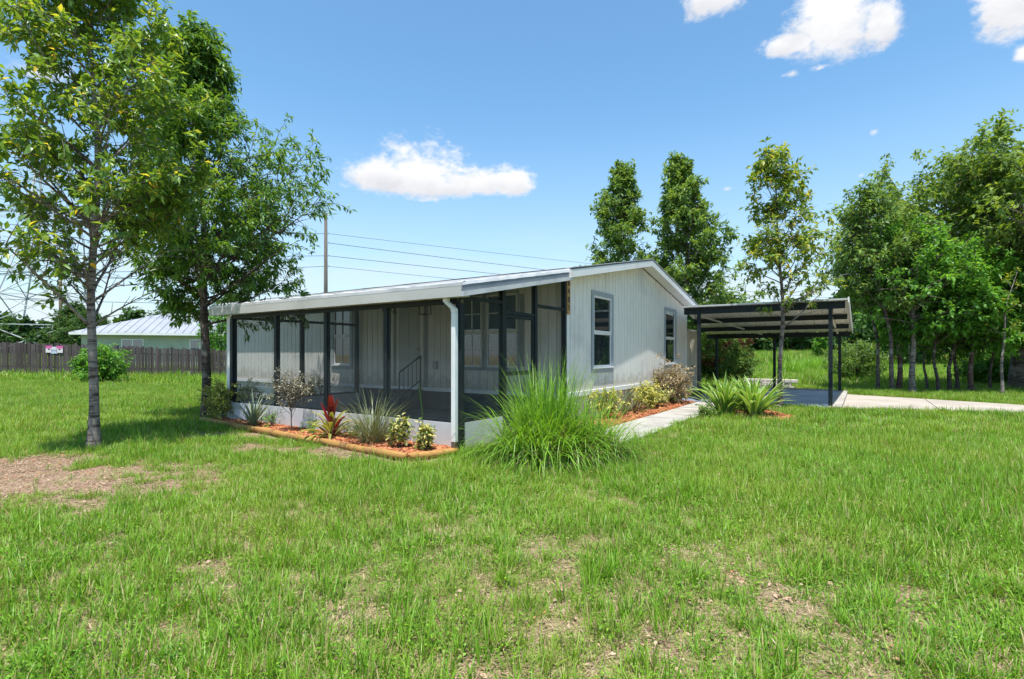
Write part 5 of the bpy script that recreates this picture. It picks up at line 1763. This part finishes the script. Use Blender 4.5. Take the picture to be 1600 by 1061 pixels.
wp = thing('utility_pole', 'brown wooden pole standing beside the lattice pylon', 'utility pole', (at_px(94.5, 80), 80, gz(at_px(94.5, 80), 80)), 0)
MB().tube([(0, 0, -.3), (0, 0, 13.6)], [.24, .18], 8).obj('shaft', M['bark4'], wp, smooth=True)
MB().bar((-1.1, 0, 12.9), (1.1, 0, 12.9), .12, .14).obj('cross_arm', M['pole'], wp)
for i, z in enumerate((17.9, 13.4)):
    wire(('upper', 'lower')[i] + ' wire crossing in front of the lattice pylon', (tx - 60, 96, z + 1.5), (tx + 60, 100, z - 2.5), 1.0, .05)

# ------------------------------------------------------------------ grass
PROT = bpy.data.collections.new('grass_prototypes')       # not linked to the scene: only instanced


def blade_patch(name, seed, n, radius, hr, wr, spread, mat_, stiff=(.2, 1.1)):
    V_, F_, S_, R_ = grass_blades(seed, n, radius, hr, wr, spread, segs=3, stiff=stiff)
    return bpy.data.objects.new(name, np_mesh(name, V_, F_, M[mat_], {'var': R_}))


def leafy_patch(name, seed, n, radius, size):
    rg = np.random.RandomState(seed)
    a = rg.rand(n) * 2 * PI; r_ = radius * np.sqrt(rg.rand(n))
    P = np.stack([r_ * np.cos(a), r_ * np.sin(a), rg.uniform(.015, .06, n)], 1)
    b = rg.rand(n) * 2 * PI
    Dr = np.stack([np.cos(b), np.sin(b), rg.uniform(-.1, .5, n)], 1)
    Nn = unit(np.array([0, 0, 1.0]) + rg.normal(size=(n, 3)) * .3)
    V_, F_, v_ = leaf_arrays(P, Dr, Nn, rg.uniform(.6, 1.2, n) * size, rg.uniform(.5, .8, n) * size, rg.rand(n))
    return bpy.data.objects.new(name, np_mesh(name, V_, F_, M['lawn'], {'var': v_}))


def scatter_group(coll):
    gname = 'scatter_' + coll.name
    ng = bpy.data.node_groups.new(gname, 'GeometryNodeTree')
    ng.interface.new_socket('Geometry', in_out='INPUT', socket_type='NodeSocketGeometry')
    ng.interface.new_socket('Geometry', in_out='OUTPUT', socket_type='NodeSocketGeometry')
    gi = ng.nodes.new('NodeGroupInput'); go = ng.nodes.new('NodeGroupOutput')
    ci = ng.nodes.new('GeometryNodeCollectionInfo')
    ci.inputs['Collection'].default_value = coll
    ci.inputs['Separate Children'].default_value = True
    ci.inputs['Reset Children'].default_value = True
    iop = ng.nodes.new('GeometryNodeInstanceOnPoints')
    iop.inputs['Pick Instance'].default_value = True

    def attr(n, t):
        a = ng.nodes.new('GeometryNodeInputNamedAttribute')
        a.data_type = t
        a.inputs['Name'].default_value = n
        return a.outputs['Attribute']
    l = ng.links.new
    e2r = ng.nodes.new('FunctionNodeEulerToRotation')
    l(attr('rot', 'FLOAT_VECTOR'), e2r.inputs[0])
    l(gi.outputs[0], iop.inputs['Points'])
    l(ci.outputs[0], iop.inputs['Instance'])
    l(attr('pick', 'INT'), iop.inputs['Instance Index'])
    l(e2r.outputs[0], iop.inputs['Rotation'])
    l(attr('size', 'FLOAT_VECTOR'), iop.inputs['Scale'])
    l(iop.outputs[0], go.inputs[0])
    return ng


def scatter(name, P, rot, scl, pick, protos_):
    coll = bpy.data.collections.new('prototypes_of_' + name)
    for i, o in enumerate(protos_):
        o.name = 'a%02d_' % i + o.name
        coll.objects.link(o)
    me = bpy.data.meshes.new(name)
    me.vertices.add(len(P))
    me.vertices.foreach_set('co', np.asarray(P, np.float32).ravel())
    a = me.attributes.new('rot', 'FLOAT_VECTOR', 'POINT'); a.data.foreach_set('vector', np.asarray(rot, np.float32).ravel())
    a = me.attributes.new('size', 'FLOAT_VECTOR', 'POINT'); a.data.foreach_set('vector', np.asarray(scl, np.float32).ravel())
    a = me.attributes.new('pick', 'INT', 'POINT'); a.data.foreach_set('value', np.asarray(pick, np.int32))
    o = link(name, me)
    md = o.modifiers.new('scatter', 'NODES')
    md.node_group = scatter_group(coll)
    return tag(o, kind='stuff')


def vnoise(X, Y, s, seed=0):
    """smooth value noise, 0..1"""
    rg = np.random.RandomState(seed)
    T = rg.rand(256, 256)
    x, y = X * s + 57.3, Y * s + 91.7
    i, j = np.floor(x).astype(int), np.floor(y).astype(int)
    fx, fy = smooth01(x - i), smooth01(y - j)
    g = lambda a, b: T[a % 256, b % 256]
    return (g(i, j) * (1 - fx) + g(i + 1, j) * fx) * (1 - fy) + (g(i, j + 1) * (1 - fx) + g(i + 1, j + 1) * fx) * fy


def lawn_density(X, Y):
    d = .66 + .30 * (vnoise(X, Y, .7, 1) - .4) + .55 * (vnoise(X, Y, 2.6, 2) - .5) + .95 * (vnoise(X, Y, 6.1, 4) - .5) + .22 * smooth01((Y - 3.5) / 3)
    d = d + .45 * smooth01((X - .5) / 4) + .35 * smooth01((Y - 9) / 8)
    for bx, by, rx, ry in BARE:
        q_ = np.sqrt(((X - bx) / rx) ** 2 + ((Y - by) / ry) ** 2) + .6 * (vnoise(X, Y, 1.3, 3) - .5) + .7 * (vnoise(X, Y, 4.3, 6) - .5)
        d = d - 1.0 * np.clip(1.25 - q_, 0, 1.0)
    d = np.clip(d, .03, 1)
    hx, hy = to_house(X, Y)
    out = (hx > YL - .1) & (hx < .02) & (hy > 3.4) & (hy < 12.7)
    out |= (hx > PL - .2) & (hx < .06) & (hy > -.06) & (hy < 3.6)
    out |= (hx > .3) & (hx < 4.74) & (hy > 10.15) & (hy < 17.8)
    out |= (hx > 4.7) & (hy > np.interp(hx, [4.7, 8.6, 60], [10.22, 11.42, 11.57])) & (hy < np.interp(hx, [4.7, 9.0, 60], [16.43, 14.43, 14.33]))
    out |= (hx > 1.0) & (hx < 1.98) & (hy > .7) & (hy < 10.2)
    out |= (hx > 0) & (hx < 1.1) & (hy > .7) & (hy < 2.2)
    out |= (hx > -2.4) & (hx < 0) & (hy > 12.5) & (hy < 14.6)
    out |= in_poly(hx, hy, [(-7.0, -.52), (-.13, -1.05), (.26, -.24), (.05, 0), (-6.5, 0)])
    out |= in_poly(hx, hy, BED_AGAVE) & (vnoise(X, Y, 2, 8) < .85)
    side = (hx > 0) & (hx < 1.0) & (hy > 3.4) & (hy < 10.1)
    d = np.where(side, d * .12, d)
    tr = np.hypot((X + 6.2) / 1.0, (Y - 7.9) / .6)
    d = np.where(out, 0, d)
    return d


def scatter_points(seed, y0, y1, per, margin, bare=False):
    """random points over the ground in view of the camera, margin metres wider on each side"""
    rg = np.random.RandomState(seed)
    half = .985 * y1 + margin
    n = int(2 * half * (y1 - y0) * per)
    X = rg.uniform(-half, half, n); Y = rg.uniform(y0, y1, n)
    k = np.abs(X) < .985 * Y + margin
    X, Y = X[k], Y[k]
    d = lawn_density(X, Y)
    if bare:
        d = np.where(d > 0, np.clip(1.15 - d, .15, 1), 0)
    k = rg.rand(len(X)) < d
    X, Y, d = X[k], Y[k], d[k]
    return X, Y, d, rg


def lawn(name, seed, y0, y1, per, margin, protos_, weights, smin, smax, tilt=.12):
    X, Y, d, rg = scatter_points(seed, y0, y1, per, margin)
    n = len(X)
    P = np.stack([X, Y, ground_z(X, Y) - .006], 1)
    rot = np.stack([rg.normal(size=n) * tilt, rg.normal(size=n) * tilt, rg.rand(n) * 2 * PI], 1)
    s = rg.uniform(smin, smax, n) * (.72 + .4 * d)
    hgt = s * (.75 + .5 * vnoise(X, Y, 1.1, 5)) * rg.uniform(.8, 1.2, n)
    pick = rg.choice(len(protos_), n, p=np.array(weights) / sum(weights))
    return scatter(name, P, rot, np.stack([s, s, hgt], 1), pick, protos_)


near = [blade_patch('tuft', 100 + i, 15, .05, (.05, .15), (.003, .0062), .7, 'lawn') for i in range(4)]
near += [blade_patch('low_tuft', 110 + i, 26, .08, (.025, .075), (.0028, .005), 1.2, 'lawn', (.3, 1.8)) for i in range(3)]
near += [blade_patch('tall_tuft', 120 + i, 7, .03, (.12, .24), (.004, .0065), .4, 'lawn', (.1, .8)) for i in range(2)]
near += [blade_patch('dry_tuft', 130 + i, 16, .07, (.02, .07), (.0025, .005), 1.5, 'thatch', (.3, 1.6)) for i in range(2)]
near += [leafy_patch('clover', 140 + i, 22, .07, .022) for i in range(2)]
lawn('lawn_grass', 201, 1.4, 9.5, 700, 3.2, near, [5, 5, 5, 5, 8, 8, 8, 1.6, 1.6, 3, 3, 3, 3], .7, 1.2)
mid = [blade_patch('tuft', 150 + i, 26, .13, (.06, .17), (.005, .010), .7, 'lawn') for i in range(4)]
mid += [blade_patch('low_tuft', 160 + i, 30, .16, (.03, .09), (.005, .009), 1.1, 'lawn') for i in range(3)]
mid += [blade_patch('dry_tuft', 170, 20, .14, (.03, .08), (.004, .008), 1.4, 'thatch')]
lawn('lawn_grass', 202, 9.5, 24, 130, 4.0, mid, [5, 5, 5, 5, 5, 5, 5, 3], .8, 1.25)
far = [blade_patch('tuft', 180 + i, 46, .5, (.10, .30), (.012, .026), .6, 'lawn') for i in range(4)]
far += [blade_patch('low_tuft', 190 + i, 50, .6, (.06, .16), (.012, .024), .9, 'lawn') for i in range(2)]
lawn('field_grass', 203, 24, 60, 4.6, 4.0, far, [4, 4, 4, 4, 4, 4], .8, 1.4)
fieldp = [blade_patch('tuft', 195 + i, 60, 1.1, (.25, .75), (.03, .06), .5, 'lawn') for i in range(4)]
lawn('field_grass', 204, 56, 122, 1.1, 4.0, fieldp, [1, 1, 1, 1], .8, 1.5)
# dead stems and thatch lying on the soil, thickest where it is bare
X, Y, d, rg = scatter_points(207, 1.6, 9.5, 150, .8, bare=True)
hx, hy = to_house(X, Y)
th = [blade_patch('thatch', 210 + i, 22, .10, (.03, .10), (.002, .0045), 2.2, 'thatch', (.5, 1.4)) for i in range(3)]
for o in th:
    co = np.empty(len(o.data.vertices) * 3, np.float32)
    o.data.vertices.foreach_get('co', co)
    co = co.reshape(-1, 3); co[:, 2] *= .3
    o.data.vertices.foreach_set('co', co.ravel())
n = len(X)
scatter('dead_grass', np.stack([X, Y, ground_z(X, Y) + .002], 1), np.stack([np.zeros(n), np.zeros(n), rg.rand(n) * 6.28], 1), np.repeat(rg.uniform(.7, 1.2, n)[:, None], 3, 1), rg.randint(0, 3, n), th)
# dry fallen leaves and crumbs on the soil and in the grass
X, Y, d, rg = scatter_points(208, 1.6, 9.5, 34, .8, bare=True)


def litter_patch(name, seed, n, radius):
    r_ = np.random.RandomState(seed)
    a = r_.rand(n) * 2 * PI; q_ = radius * np.sqrt(r_.rand(n))
    P = np.stack([q_ * np.cos(a), q_ * np.sin(a), r_.uniform(.002, .014, n)], 1)
    b_ = r_.rand(n) * 2 * PI
    Dr = np.stack([np.cos(b_), np.sin(b_), r_.uniform(-.2, .3, n)], 1)
    Nn = unit(np.array([0, 0, 1.0]) + r_.normal(size=(n, 3)) * .5)
    L = r_.uniform(.012, .045, n)
    V_, F_, v_ = leaf_arrays(P, Dr, Nn, L, L * r_.uniform(.3, .6, n), r_.rand(n))
    return bpy.data.objects.new(name, np_mesh(name, V_, F_, M['crumb'], {'var': v_}))


M['crumb'] = foliage('dry_leaf_crumb', [(0, (.17, .09, .065)), (.4, (.40, .25, .17)), (.85, (.58, .42, .31)), (1, (.50, .20, .10))], .9, .1, .1, (1, 1, .8))
n = len(X)
scatter('fallen_leaves', np.stack([X, Y, ground_z(X, Y) + .004], 1), np.stack([np.zeros(n), np.zeros(n), rg.rand(n) * 6.28], 1), np.repeat(rg.uniform(.7, 1.3, n)[:, None], 3, 1), rg.randint(0, 3, n), [litter_patch('litter', 220 + i, 9, .13) for i in range(3)])
